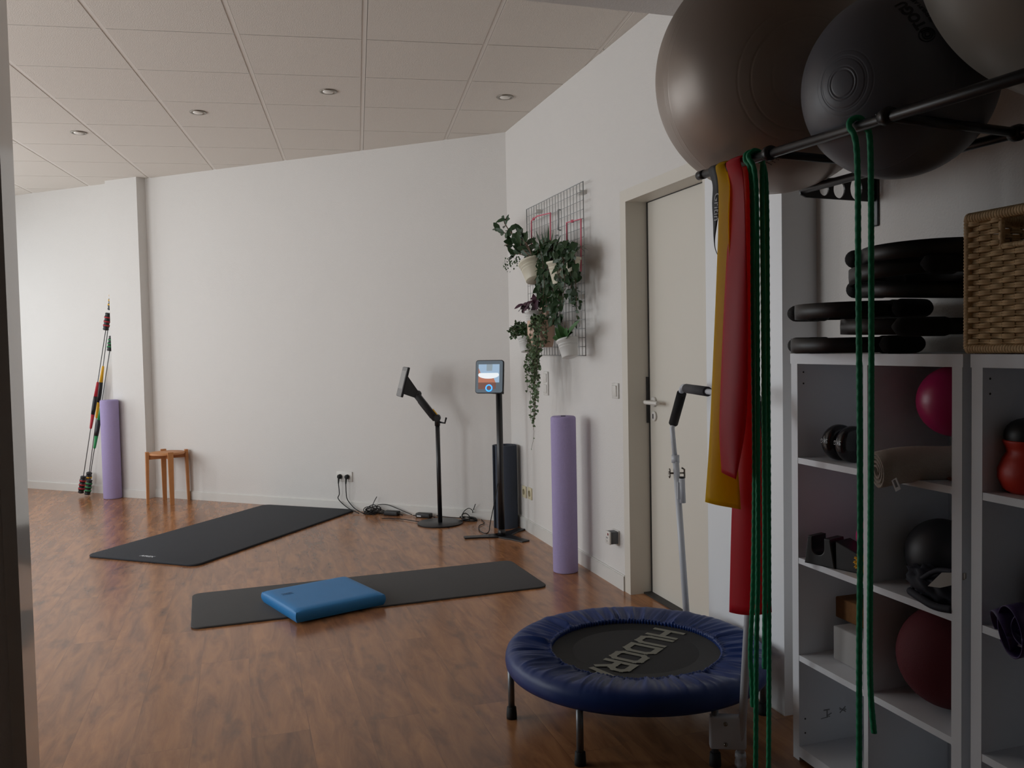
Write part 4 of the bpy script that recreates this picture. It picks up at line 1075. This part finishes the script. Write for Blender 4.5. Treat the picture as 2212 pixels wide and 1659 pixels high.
m = M(); q = RW(-1.76, .22, z2+.004); m.tube([q-U*.07, q, q+U*.06-V*.01], .004, 8); tag(m.build('wooden_stick', mat('orange_brown_stick', '8a4a2a', .6)), 'thin orange-brown stick lying under the towel', 'stick')
# second compartment left: black block with U notch, pink ball, yellow spiky ball
z1 = LV[2]
q = inr(1785, 1222, .262); TBn = Matrix.Translation(Vector((q.x, q.y, z1))) @ RWM @ Matrix.Rotation(radians(18), 4, 'Z')
t = thing('foot_block', 'black plastic block with U-shaped notch in the second row left compartment', 'support block', Vector((q.x, q.y, z1)))
m = M(); nn = [(-.055, 0), (.05, 0), (.036, .085)]; 
un = [(.012+.0165*cos(a), .058+.0165*sin(a)) for a in [0-pi*k/10 for k in range(11)]]
poly = [(-.052, 0), (.052, 0), (.036, .085), (.016, .085)]+[(-.004+.020*cos(-pi*k/12), .052+.020*sin(-pi*k/12)) for k in range(13)]+[(-.024, .085), (-.040, .085)]
m.prism(poly, -.035, .035, T=TBn @ Matrix.Rotation(pi/2, 4, 'X'), bev=.003, seg=2); m.build('notched_end', BLACK, t)
m = M(); m.prism([(0, 0), (.11, 0), (.11, .045), (0, .082)], -.045, .03, T=TBn @ Matrix.Translation((.052, 0, 0)) @ Matrix.Rotation(pi/2, 4, 'X'), bev=.003); m.build('ramp', BLACK, t)
ball('exercise_ball', RW(-2.086, .125, z1+.084), .084, PINK2, 'bright pink ball behind the divider in the second row left compartment', 'ball')
sp = RW(-2.022, .245, z1+.038)
m = M(); m.sphere(sp, .030, 24, 12)
for k in range(90):
    ph = math.acos(1-2*(k+.5)/90); a = pi*(1+5**.5)*k; d = Vector((cos(a)*sin(ph), sin(a)*sin(ph), cos(ph))); m.tube([sp+d*.027, sp+d*.038], [.004, .0012], 6)
tag(m.build('spiky_ball', YEL, loc=(sp.x, sp.y, z1)), 'yellow spiky massage ball beside the black notched block', 'massage ball')
# second row right: dark ball + dark pouch
ball('exercise_ball', RW(-1.865, .135, z1+.092), .092, DGREY, 'dark grey ball behind the navy pouch, second row right compartment', 'ball')
t = thing('nylon_pouch', 'dark navy crumpled pouch with a pale printed insert lying before the dark grey ball', 'pouch', RW(-1.76, .235, z1))
m = M(); q = RW(-1.775, .232, z1+.036)
m.sphere((0, 0, 0), .09, 40, 24, T=Matrix.Translation(q) @ RWM @ Matrix.Rotation(radians(12), 4, 'Y'), sc=(1.05, .55, .40), f=lambda c: 1+.09*sin(c.x*9+c.z*7)+.06*sin(c.y*17+c.x*5)+.05*sin(c.z*23)); m.build('bag', NAVY, t)
m = M(); m.tube(catmull([inr(1966, 1276, .262), inr(1990, 1293, .285), inr(2020, 1310, .29), inr(2058, 1318, .285)], 6), .010, 8); m.tube(catmull([inr(1972, 1268, .26), inr(1992, 1250, .27), inr(2024, 1233, .27), inr(2060, 1236, .27)], 6), .007, 8); m.build('strap', NAVY, t)
m = M(); pts = [(2004, 1266), (2030, 1270), (2064, 1262), (2085, 1250), (2085, 1238), (2034, 1237)]
pp_ = [inr(x, y, .288) for x, y in pts]; m.add(pp_+[p+V*.004 for p in pp_], [tuple(range(6)), tuple(range(11, 5, -1))]+[(i, (i+1) % 6, (i+1) % 6+6, i+6) for i in range(6)]); lab(m.build('printed_insert', mat('pale_insert', '9a968f', .6), t), 'pale grey insert')
# third row left: white block, cork block on top
z0 = LV[1]
q = onz(1800, 1423, z0); aa = q.dot(U); mmv = D-q.dot(V); print('white block a,m', aa, mmv)
m = M(); BH = 0
qt = onw(1799, 1350, mmv); BH = qt.z-z0; print('BH', BH)
m.ibox((aa, D-mmv, z0), (-1.992, D-.03, z0+BH), T=RWM, bev=.004, seg=2); tag(m.build('foam_block', mat('white_block', 'a9a7a5', .7)), 'off-white block on the third row, below the cork block', 'yoga block')
q2 = onz(1793, 1327, z0+BH); a2 = q2.dot(U); m2 = D-q2.dot(V); print('cork', a2, m2)
m2 = min(m2, .25); qc = onw(1793, 1283, m2); print('cork top', qc.z)
m = M(); m.ibox((onw(1793, 1300, m2).dot(U), D-m2, z0+BH+.0005), (-1.985, D-.06, qc.z), T=RWM, bev=.004, seg=2); tag(m.build('cork_block', CORK), 'orange-brown cork block lying on the off-white block', 'yoga block')
# third row right: dark red round cushion ball
ball('round_cushion', RW(-1.815, .15, z0+.136), .137, DRED, 'large dark red round cushion filling the third row right compartment', 'cushion', sc=(.99, .98, .99))
# second unit contents
q = RW(-1.530, .20, LV[3])
t = thing('kettlebell', 'orange-red weight with a black top standing in the right shelf, top row', 'weight', q)
Tq = Matrix.Translation(q)
m = M(); m.lathe([(0, 0), (.045, 0), (.060, .010), (.070, .035), (.070, .055), (.060, .080), (.052, .094), (.054, .105), (.060, .118), (.060, .122), (0, .122)], 40, Tq); m.build('lower_body', ORRED, t)
m = M(); m.lathe([(.056, .122), (.0575, .130), (.056, .142), (.051, .153), (.043, .162), (.032, .168), (.018, .172), (0, .173)], 36, Tq); m.build('top_cap', BLACK, t)
t = thing('loop_bands', 'bundle of dark purple loop bands hanging over the shelf edge in the right unit', 'resistance bands', RW(-1.47, .28, LV[2]))
for k in range(5):
    c_ = RW(-1.512+.035*k, .285+.012*(k % 2), LV[2]+.012+.008*(k % 3)); m = M(); rx = .034+.006*(k % 3); rz = .040+.010*((k+1) % 3)
    pts = [(cos(a)*rx, sin(a)*rz) for a in [2*pi*i/36 for i in range(36)]]
    Tk = Matrix.Translation(c_) @ RWM @ Matrix.Rotation(radians(-25+14*k), 4, 'Z') @ Matrix.Rotation(radians(-12*k+20), 4, 'X')
    rows = [[Vector((x, yy, z)) for yy in (-.020, -.007, .007, .020)] for x, z in pts+[pts[0]]]
    m.grid(rows, thick=.0025, T=Tk); m.build('loop_band', PURP, t)
ball('exercise_ball', RW(-1.49, .12, LV[2]+.080), .080, BLACK, 'black ball behind the purple bands in the right shelf unit', 'ball')

# ---- pilates rings piled on the left shelf unit
def pring(c, tiltax, tilt, rot, r, label, grey):
    t = thing('pilates_ring', label, 'pilates ring', c, 'black rings piled on the shelf')
    T = Matrix.Translation(c) @ RWM @ Matrix.Rotation(tilt, 4, tiltax) @ Matrix.Rotation(rot, 4, 'Z')
    m = M(); n = 64; vs = []; fs = []
    prf = [(-.004, -.021), (.004, -.021), (.005, 0), (.004, .021), (-.004, .021), (-.005, 0)]
    for k in range(n):
        a = 2*pi*k/n
        for dr_, z in prf: vs.append(((r+dr_)*cos(a), (r+dr_)*sin(a), z))
    for k in range(n):
        for i in range(6): fs.append((k*6+i, ((k+1) % n)*6+i, ((k+1) % n)*6+(i+1) % 6, k*6+(i+1) % 6))
    m.add(vs, fs, True, T); m.build('hoop', BLACK, t)
    for s_ in (0, pi):
        for off, gm in ((.022, FOAMB), (-.022, GREYF if grey else FOAMB)):
            m = M(); pts = []; rr = []
            for k in range(13):
                f = k/12; a = s_+(f-.5)*.80*(1 if off > 0 else .8); pts.append(Vector(((r+off)*cos(a), (r+off)*sin(a), 0))); e_ = min(1, sqrt(max(0, 1-((f-.5)*2)**4))*1.0+.12); rr.append(.0245*e_)
            m.tube(pts, rr, 18, T=T, mod=lambda i, a: 1); m.build('foam_pad', gm, t)
S = SH_Z
rings = [(RW(-2.095, .235, S+.025), 'X', 0, radians(185), .165, 'black ring at the bottom of the pile, its pad over the shelf edge'),
         (RW(-1.925, .195, S+.073), 'Y', radians(1.5), radians(150), .165, 'second black ring from the bottom of the pile'),
         (RW(-2.09, .225, S+.122), 'Y', radians(0), radians(192), .165, 'black ring with a grey inner pad, third from the bottom of the pile'),
         (RW(-1.90, .165, S+.170), 'Y', radians(4), radians(200), .155, 'black ring fourth from the bottom, slightly tilted'),
         (RW(-1.91, .185, S+.215), 'Y', radians(-4), radians(165), .16, 'tilted black ring with grey pad just below the topmost'),
         (RW(-1.87, .170, S+.262), 'Y', radians(-1), radians(212), .165, 'topmost black ring of the pile, lying almost level')]
for i, (c, axn, tl, rt, r, lb) in enumerate(rings): pring(c, axn, tl, rt, r, lb, i in (2, 4))

# ---- wicker basket
BA0, BA1, BM0, BM1, BZ0, BZ1 = -1.648, -1.20, .012, .288, SH_Z+.002, 1.600
t = thing('wicker_basket', 'square woven rattan basket with a handle opening on top of the shelves', 'basket', RW((BA0+BA1)/2, .15, SH_Z))
def path_rect(z, inset=0.0, wob=None):
    return [(BA0+inset, BM0+inset), (BA1-inset, BM0+inset), (BA1-inset, BM1-inset), (BA0+inset, BM1-inset)]
# corner posts and rims wrapped in cane
def wrapped(p0, p1, r, pitch=.0075):
    L = (p1-p0).length; n = max(2, int(L/pitch*4)); return [p0+(p1-p0)*(i/n) for i in range(n+1)], (lambda i, a: 1+.09*cos(2*pi*i/4))
ins = .011
cs = path_rect(0, ins)
for z, r in ((BZ1-.011, .0125), (BZ0+.0105, .0105)):
    m = M()
    for i in range(4):
        p, q = cs[i], cs[(i+1) % 4]; pts, md = wrapped(RW(p[0], p[1], z), RW(q[0], q[1], z), r); m.tube(pts, r, 12, mod=md)
    m.build('rim', RATTAN, t)
for (a, mm__) in cs:
    m = M(); pts, md = wrapped(RW(a, mm__, BZ0+.01), RW(a, mm__, BZ1-.01), .010); m.tube(pts, .0098, 12, mod=md); m.build('corner_post', RATTAN, t)
# stakes and weavers on four sides; opening in the front
HO = (BA0+.105, BA1-.105, BZ1-.085, BZ1-.022)
m = M(); w_ = M()
for si in range(4):
    p, q = cs[si], cs[(si+1) % 4]; Lx = sqrt((p[0]-q[0])**2+(p[1]-q[1])**2); ns = max(6, int(Lx/.031)); d = ((q[0]-p[0])/Lx, (q[1]-p[1])/Lx); nrm_ = (d[1], -d[0])
    front = si in (0, 2)
    for k in range(1, ns):
        a = p[0]+d[0]*Lx*k/ns; mm__ = p[1]+d[1]*Lx*k/ns
        zt = BZ1-.02
        if front and HO[0] < a < HO[1]: zt = HO[2]
        m.tube([RW(a, mm__, BZ0+.015), RW(a, mm__, zt)], .0036, 6)
    zrow = BZ0+.024; row = 0
    while zrow < BZ1-.026:
        segs = [(0.0, 1.0)]
        if front and zrow > HO[2]-.004:
            f0 = abs(HO[0]-p[0])/Lx; f1 = abs(HO[1]-p[0])/Lx; f0, f1 = min(f0, f1), max(f0, f1); segs = [(0, f0), (f1, 1)]
        for (f0, f1) in segs:
            pts = []; rr = []; n = max(4, int((f1-f0)*ns*6))
            for i in range(n+1):
                f = f0+(f1-f0)*i/n; s_ = f*ns; off = .0062*sin(pi*(s_)+pi*(row % 2)+0.0)
                a = p[0]+d[0]*Lx*f+nrm_[0]*off; mm__ = p[1]+d[1]*Lx*f+nrm_[1]*off
                pts.append(RW(a, mm__, zrow+.0006*sin(s_*1.7+row))); rr.append(.0052)
            # flattened strand: two stacked canes
            w_.tube(pts, .0040, 7); w_.tube([p_+Z*.0054 for p_ in pts], .0034, 7)
        zrow += .0125; row += 1
m.build('stake', RATTAND, t)['kind'] = 'stuff'
w_.build('weave', RATTAN, t)['kind'] = 'stuff'
m = M()
for mmv_ in (BM1-ins,):
    for P0, P1 in (((HO[0], HO[2]), (HO[1], HO[2])), ((HO[0], HO[2]), (HO[0], BZ1-.015)), ((HO[1], HO[2]), (HO[1], BZ1-.015))):
        pts, md = wrapped(RW(P0[0], mmv_, P0[1]), RW(P1[0], mmv_, P1[1]), .006); m.tube(pts, .0065, 10, mod=md)
m.build('handle_opening', RATTAN, t)
m = M(); m.ibox((BA0+.02, D-BM1+.02, BZ0+.004), (BA1-.02, D-BM0-.02, BZ0+.010), T=RWM); m.build('base_panel', RATTAND, t)

# ================================================================== BALL RACK AND BALLS
FM, BMM = 0.645, 0.266
fa0 = onw(1511, 379.5, FM); fa1 = onw(2212, 163, FM)
fdir = (fa1-fa0).normalized(); fend = fa0+fdir*1.75
t = thing('ball_rack', 'black tubular wall rack holding the three large exercise balls', 'rack', RW(-1.6, .1, 1.55))
m = M(); m.tube([fa0, fend], .0118, 18); m.tube([fa0-fdir*.002, fa0+fdir*.03], .0128, 18); m.build('front_tube', BLACKM, t)
ba0 = onw(1733, 411, BMM); ba1 = onw(2197, 287, BMM); bdir = (ba1-ba0).normalized(); bend = ba0+bdir*1.45
m = M(); m.tube([ba0, bend], .0118, 18); m.build('back_tube', BLACKM, t)
arms = [(onw(1662, 331, FM), None), (onw(1917, 251, FM), ba1)]
off_ = (ba1-arms[1][0])
for p, q in arms:
    q = q or (p+off_)
    d = (q-p).normalized(); m = M(); m.tube([p, q], .0105, 14); m.build('cross_arm', BLACKM, t)
    for c_, dr_ in ((p, fdir), (q, bdir)):
        m = M(); m.tube([c_-dr_*.016, c_-dr_*.009, c_-dr_*.008, c_+dr_*.008, c_+dr_*.009, c_+dr_*.016], [.015, .0165, .0185, .0185, .0165, .015], 18); m.sphere(c_-dr_*.03+Z*.010, .004, 8, 6); m.build('clamp', BLACKM, t)
# wall brackets with three oval holes
def bracket(tip, name='wall_bracket'):
    a = tip.dot(U); wz = tip.z
    poly = [(-.012, .018), (.22, .085), (BMM, .085), (BMM, -.022), (.0, -.022), (-.014, -.012)]
    b = bmesh.new(); T = frame(tip-U*0, V, Z)   # x into the wall, y up
    outer = [b.verts.new((x, y, 0)) for x, y in [(-.012, .010), (.06, .036), (.20, .052), (BMM-.0, .052), (BMM-.0, -.028), (.01, -.022), (-.010, -.014)]]
    eds = [b.edges.new((outer[i], outer[(i+1) % len(outer)])) for i in range(len(outer))]
    for cx_, cy_, rx, ry in ((.075, .004, .017, .019), (.130, .006, .021, .027), (.193, .010, .022, .034)):
        vs_ = [b.verts.new((cx_+rx*cos(2*pi*k/20), cy_+ry*sin(2*pi*k/20), 0)) for k in range(20)]
        eds += [b.edges.new((vs_[i], vs_[(i+1) % 20])) for i in range(20)]
    bmesh.ops.triangle_fill(b, use_beauty=True, edges=eds)
    r = bmesh.ops.extrude_face_region(b, geom=b.faces[:])
    for v_ in r['geom']:
        if isinstance(v_, bmesh.types.BMVert): v_.co.z = .006
    m = M(); m.bm(b, T); fp = tip+V*(BMM-.004); 
    m.box((0, 0, 0), (.045, .006, .17), T=Matrix.Translation(fp-Z*.02+U*.0) @ RWM, bev=.004)
    m.build(name, BLACKM, t)
bracket(ba0); bracket(ba0+bdir*1.0)

B1 = Vector((.7815, 2.576, 2.088)); R1 = .340
B2 = Vector((.902, 2.026, 1.895)); R2 = .212
B3 = Vector((1.087, 1.539, 2.065)); R3 = .340
def groove_ball(name, c, r, material, label, axis, rings_, parts=None):
    ax = Vector(axis).normalized(); T = Matrix.Translation(c) @ ax.to_track_quat('Z', 'Y').to_matrix().to_4x4()
    prof = [(0.0, r)]; N = 420
    def dip(phi):
        d = 0
        for (p0, w_, h_) in rings_: d += h_*math.exp(-((phi-p0)/w_)**2)
        return d
    pr_ = [((r+dip(pi*i/N))*sin(pi*i/N), (r+dip(pi*i/N))*cos(pi*i/N)) for i in range(N+1)]
    pr_[0] = (0, pr_[0][1]); pr_[-1] = (0, pr_[-1][1])
    t = thing(name, label, 'exercise ball', Vector((c.x, c.y, c.z-r)), 'large exercise balls on the rack')
    m = M(); m.lathe(pr_, 128, T); m.build('ball_skin', material, t)
    return t, T
def ray_hit(px, py, c, r):
    d = ray(px, py).normalized(); oc = O-c; b_ = oc.dot(d); q = b_*b_-(oc.length_squared-r*r); return O+d*(-b_-sqrt(max(q, 0)))
w1 = .008
t1, _ = groove_ball('exercise_ball', B1, R1, BALLA, 'largest brownish-grey exercise ball at the left end of the rack', ray_hit(1745, 160, B1, R1)-B1,
    [(.10, .004, -.0012), (.26, .004, -.0010), (.42, .004, -.0010), (.52, .004, -.001), (1.25, .006, .0006), (1.33, .006, .0006)])
t2, _ = groove_ball('exercise_ball', B2, R2, BALLB, 'smaller graphite exercise ball with ring grooves, middle of the rack', ray_hit(1818, 180, B2, R2)-B2,
    [(.135, .006, -.0012), (.155, .006, .0007), (.165, .006, -.001), (.25, .006, -.0012), (.27, .006, -.001), (.33, .005, -.0006), (1.1, .008, .0006)])
t3, _ = groove_ball('exercise_ball', B3, R3, BALLC, 'pale pearl-grey exercise ball at the right end of the rack, cut by the frame', Vector((.4, -.5, .7)),
    [(.9, .006, .0012), (1.05, .006, .0012), (1.2, .006, .0012), (1.35, .006, .0012)])
# printed logo on the middle ball
def ball_text(parent, c, r, pa, pb_, strings, name, material, upsign=1):
    A = (ray_hit(*pa, c, r)-c).normalized(); B = (ray_hit(*pb_, c, r)-c).normalized(); mid = (A+B).normalized(); dx = (B-A); dx = (dx-mid*dx.dot(mid)).normalized(); up = mid.cross(dx)*upsign
    m = M()
    def mapf(ox, oy):
        def fn(p):
            x = p.x+ox; y = p.y+oy; v_ = mid*r+dx*x+up*y; return c+v_.normalized()*(r+.0010+p.z)
        return fn
    for s_, size, ox, oy, bold in strings: m.text(s_, size, None, .0006, fn=mapf(ox, oy), bold=bold)
    return m, mapf
half = (ray_hit(2005, 80, B2, R2)-ray_hit(1940, 5, B2, R2)).length
m, mf = ball_text(t2, B2, R2, (1998, 68), (1942, 6), [('TOGU', .030, .004, 0, .0012), ('PREMIUM ABS', .013, .004, -.026, 0.0)], 'logo', PRINT)
# spiral mark beside the first letter
lc = -.058; sp_ = []
for i in range(60):
    a = i/59*2*pi*2.1; r = .003+.0105*i/59; sp_.append(mf(0, 0)(Vector((lc+r*cos(a), r*sin(a), .0))))
m.tube(sp_, [.0012+.0008*(i/59) for i in range(60)], 5); m.tube([mf(0, 0)(Vector((lc+.0165*cos(2*pi*k/40), .0165*sin(2*pi*k/40), 0))) for k in range(40)], .0011, 5, closed=True)
skin2 = [o for o in t2.children if o.name.startswith('ball_skin')][0]
m.build('printed_logo', PRINT, skin2)
# fine print on the large ball
m, mf = ball_text(t1, B1, R1, (1614, 318), (1690, 355), [('||||||', .022, -.028, 0, 0), ('------', .02, .02, .012, 0), ('-----', .02, .02, 0, 0), ('----', .02, .02, -.012, 0)], 'print', PRINT)
skin1 = [o for o in t1.children if o.name.startswith('ball_skin')][0]
m.build('fine_print', mat('dark_brown_print', '3a332f', .6), skin1)

# ================================================================== BANDS AND CORDS HANGING ON THE FRONT TUBE
def tube_at(px, py=350): 
    # point on the front tube below the pixel column
    p = ray(px, 350); k = (fa0.x*fdir.y-fa0.y*fdir.x)/(p.x*fdir.y-p.y*fdir.x); q = O+p*k; s_ = (Vector((q.x, q.y, 0))-Vector((fa0.x, fa0.y, 0))).dot(Vector((fdir.x, fdir.y, 0)).normalized())/Vector((fdir.x, fdir.y, 0)).length
    return fa0+fdir*s_
def strip(rows_, thick, material, name, label, cat, n=6, cols=9, fold=0.0, bulge=0.0):
    # rows_: (left point, right point) top to bottom, smoothed
    Ls = catmull([a for a, b in rows_], n); Rs = catmull([b for a, b in rows_], n); out = []
    for i, (a, b) in enumerate(zip(Ls, Rs)):
        row = []; w_ = (b-a)
        nn = w_.cross(Z); nn = nn.normalized() if nn.length > 1e-6 else V
        for k in range(cols):
            f = k/(cols-1); row.append(a+w_*f+nn*(fold*sin(f*pi*2.0+.6)*(1-.5*i/len(Ls)))-Vector((0, 1, 0))*(bulge*sin(pi*f)))
        out.append(row)
    m = M(); m.grid(out, thick=thick); o = tag(m.build(name, material), label, cat); return o
def over(px_l, px_r, front, back=None, r=.0145):
    """rows from the back hanging end over the tube to the front hanging end"""
    A = tube_at(px_l); B = tube_at(px_r); rows_ = []
    if back: rows_ += back
    side_m = V
    for ang in (0, 45, 90, 135, 180):
        a = radians(ang); off = side_m*(r*cos(a))+Z*(r*sin(a)); rows_.append((A+off, B+off))
    return rows_+front
def at_y(px, py, y): return aty(px, py, y)
# yellow band
yA = tube_at(1573); y0 = yA.y-.005
front = [(at_y(1554, 400, y0), at_y(1577, 400, y0-.08)), (at_y(1554, 480, y0), at_y(1575, 480, y0-.08)), (at_y(1549, 620, y0), at_y(1580, 620, y0-.08)), (at_y(1541, 800, y0), at_y(1585, 800, y0-.08)), (at_y(1533, 960, y0), at_y(1592, 960, y0-.06)), (at_y(1524, 1084, y0), at_y(1601, 1100, y0-.06))]
back = [(at_y(1545, 1070, y0+.06), at_y(1596, 1085, y0+.05)), (at_y(1556, 800, y0+.05), at_y(1583, 800, y0+.05)), (at_y(1565, 500, y0+.035), at_y(1580, 500, y0+.03))]
strip(over(1558, 1576, front, back), .0008, BANDY, 'resistance_band', 'yellow latex band hung over the black tube, left of the red one', 'resistance band', fold=.006, bulge=.018)
# red band: front end to y 1030, back end to y 1325
rA = tube_at(1596); y0 = rA.y-.012
front = [(at_y(1576, 390, y0), at_y(1607, 390, y0-.08)), (at_y(1574, 500, y0), at_y(1612, 500, y0-.09)), (at_y(1566, 650, y0-.01), at_y(1616, 650, y0-.10)), (at_y(1558, 830, y0-.01), at_y(1616, 830, y0-.10)), (at_y(1555, 930, y0-.01), at_y(1610, 930, y0-.09)), (at_y(1560, 1020, y0-.01), at_y(1590, 1036, y0-.08))]
yb_ = y0+.06
back = [(at_y(1576, 1322, yb_), at_y(1668, 1322, yb_-.08)), (at_y(1580, 1150, yb_), at_y(1660, 1150, yb_-.07)), (at_y(1585, 1000, yb_), at_y(1650, 1000, yb_-.06)), (at_y(1590, 800, yb_), at_y(1636, 800, yb_-.04)), (at_y(1595, 550, yb_-.01), at_y(1632, 550, yb_-.04)), (at_y(1600, 400, yb_-.02), at_y(1628, 400, yb_-.04))]
strip(over(1580, 1610, front, back), .0008, BANDR, 'resistance_band', 'wide red latex band hung over the black tube, its long end near the trampoline', 'resistance band', fold=.004, bulge=.030, cols=17)
# black webbing strap with lettering
kA = tube_at(1548); y0 = kA.y-.005
t = thing('webbing_strap', 'short black webbing strap with white lettering at the left end of the tube', 'strap', at_y(1548, 552, y0))
front = [(at_y(1540, 400, y0), at_y(1557, 400, y0-.03)), (at_y(1539, 440, y0), at_y(1556, 440, y0-.03)), (at_y(1541, 480, y0), at_y(1550, 480, y0-.015)), (at_y(1542, 515, y0), at_y(1545, 515, y0-.004)), (at_y(1545, 537, y0), at_y(1546, 537, y0-.002)), (at_y(1552, 554, y0), at_y(1553, 554, y0-.002))]
rows_ = over(1541, 1560, front, [(at_y(1553, 470, y0+.04), at_y(1563, 470, y0+.03))])
Ls = catmull([a for a, b in rows_], 6); Rs = catmull([b for a, b in rows_], 6)
m = M(); m.grid([[a, a*.5+b*.5, b] for a, b in zip(Ls, Rs)], thick=.0014); wb_ = m.build('webbing', BANDK, t)
m = M(); e1 = at_y(1548.0, 420, y0-.017); e2 = at_y(1546.5, 475, y0-.014); dx = (e2-e1).normalized(); yy = Z.cross(V)*-1; 
across = (at_y(1556, 440, y0-.03)-at_y(1539, 440, y0)).normalized(); nn = dx.cross(across)
TT = frame((e1+e2)/2-Vector((0, 1, 0))*.004, dx, across)
m.text('Gritin', .032, TT, .0005, sx=1.0); m.build('printed_lettering', PRINTW, wb_)

# green cords
def cord(name, pts, label, grp=None, r=.0066):
    P = catmull(pts, 10); L = [0]
    for a, b in zip(P[:-1], P[1:]): L.append(L[-1]+(b-a).length)
    # resample
    tot = L[-1]; n = int(tot/.0032); Q = []; j = 0
    for i in range(n+1):
        s_ = tot*i/n
        while j < len(L)-2 and L[j+1] < s_: j += 1
        f = (s_-L[j])/max(1e-9, L[j+1]-L[j]); Q.append(P[j]+(P[j+1]-P[j])*f)
    m = M(); m.tube(Q, r, 12, mod=lambda i, a: .90+.16*abs(sin(i*.42+a*1.0))*abs(sin(i*.42-a*1.0)))
    return tag(m.build(name, ROPE), label, 'cord', grp)
def ropepts(pxf, frontpts, pxb, backpts, lift=0.0, yoff=0.0):
    A = tube_at(pxf); pts = []
    for (x, y, yo) in reversed(frontpts): pts.append(at_y(x, y, A.y-.02+yo))
    for ang in (180, 135, 90, 45, 0):
        a = radians(ang); f = (180-ang)/180; B = A.lerp(tube_at(pxb), f) if False else A+fdir*(.004*f); pts.append(B+V*(.0195*cos(a))+Z*((.0195+lift)*sin(a)))
    for (x, y, yo) in backpts: pts.append(at_y(x, y, A.y+yo))
    return pts
g = 'green cords hung over the left part of the tube'
cord('skipping_rope', ropepts(1624, [(1624, 400, 0), (1627, 700, 0), (1630, 1000, 0), (1627, 1250, 0), (1621, 1400, 0), (1624, 1470, 0), (1626, 1526, 0)], 1640, [(1655, 400, .03), (1658, 700, .03), (1660, 1000, .03), (1661, 1300, .03), (1661, 1500, .03), (1660, 1720, .03)]), 'green braided cord, outer left strand, short end stopping beside the trampoline cover', g)
cord('skipping_rope', ropepts(1632, [(1633, 400, -.01), (1636, 700, -.01), (1637, 1000, -.01), (1637, 1250, -.01), (1634, 1400, -.01), (1633, 1550, -.01), (1632, 1720, -.01)], 1645, [(1646, 400, .02), (1649, 700, .02), (1651, 1000, .02), (1652, 1250, .02), (1651, 1444, .02)]), 'green braided cord right of the outer left strand, one end reaching the floor', g)
cord('skipping_rope', ropepts(1851, [(1851, 330, 0), (1854, 600, 0), (1857, 900, 0), (1858, 1200, 0), (1856, 1400, 0), (1856, 1720, 0)], 1870, [(1880, 320, .01), (1882, 600, .01), (1882, 900, .01), (1880, 1200, .01), (1879, 1400, .01), (1881, 1500, .01), (1888, 1583, .01)], ), 'single green braided cord hanging in front of the left shelf unit', 'green cord before the shelves')
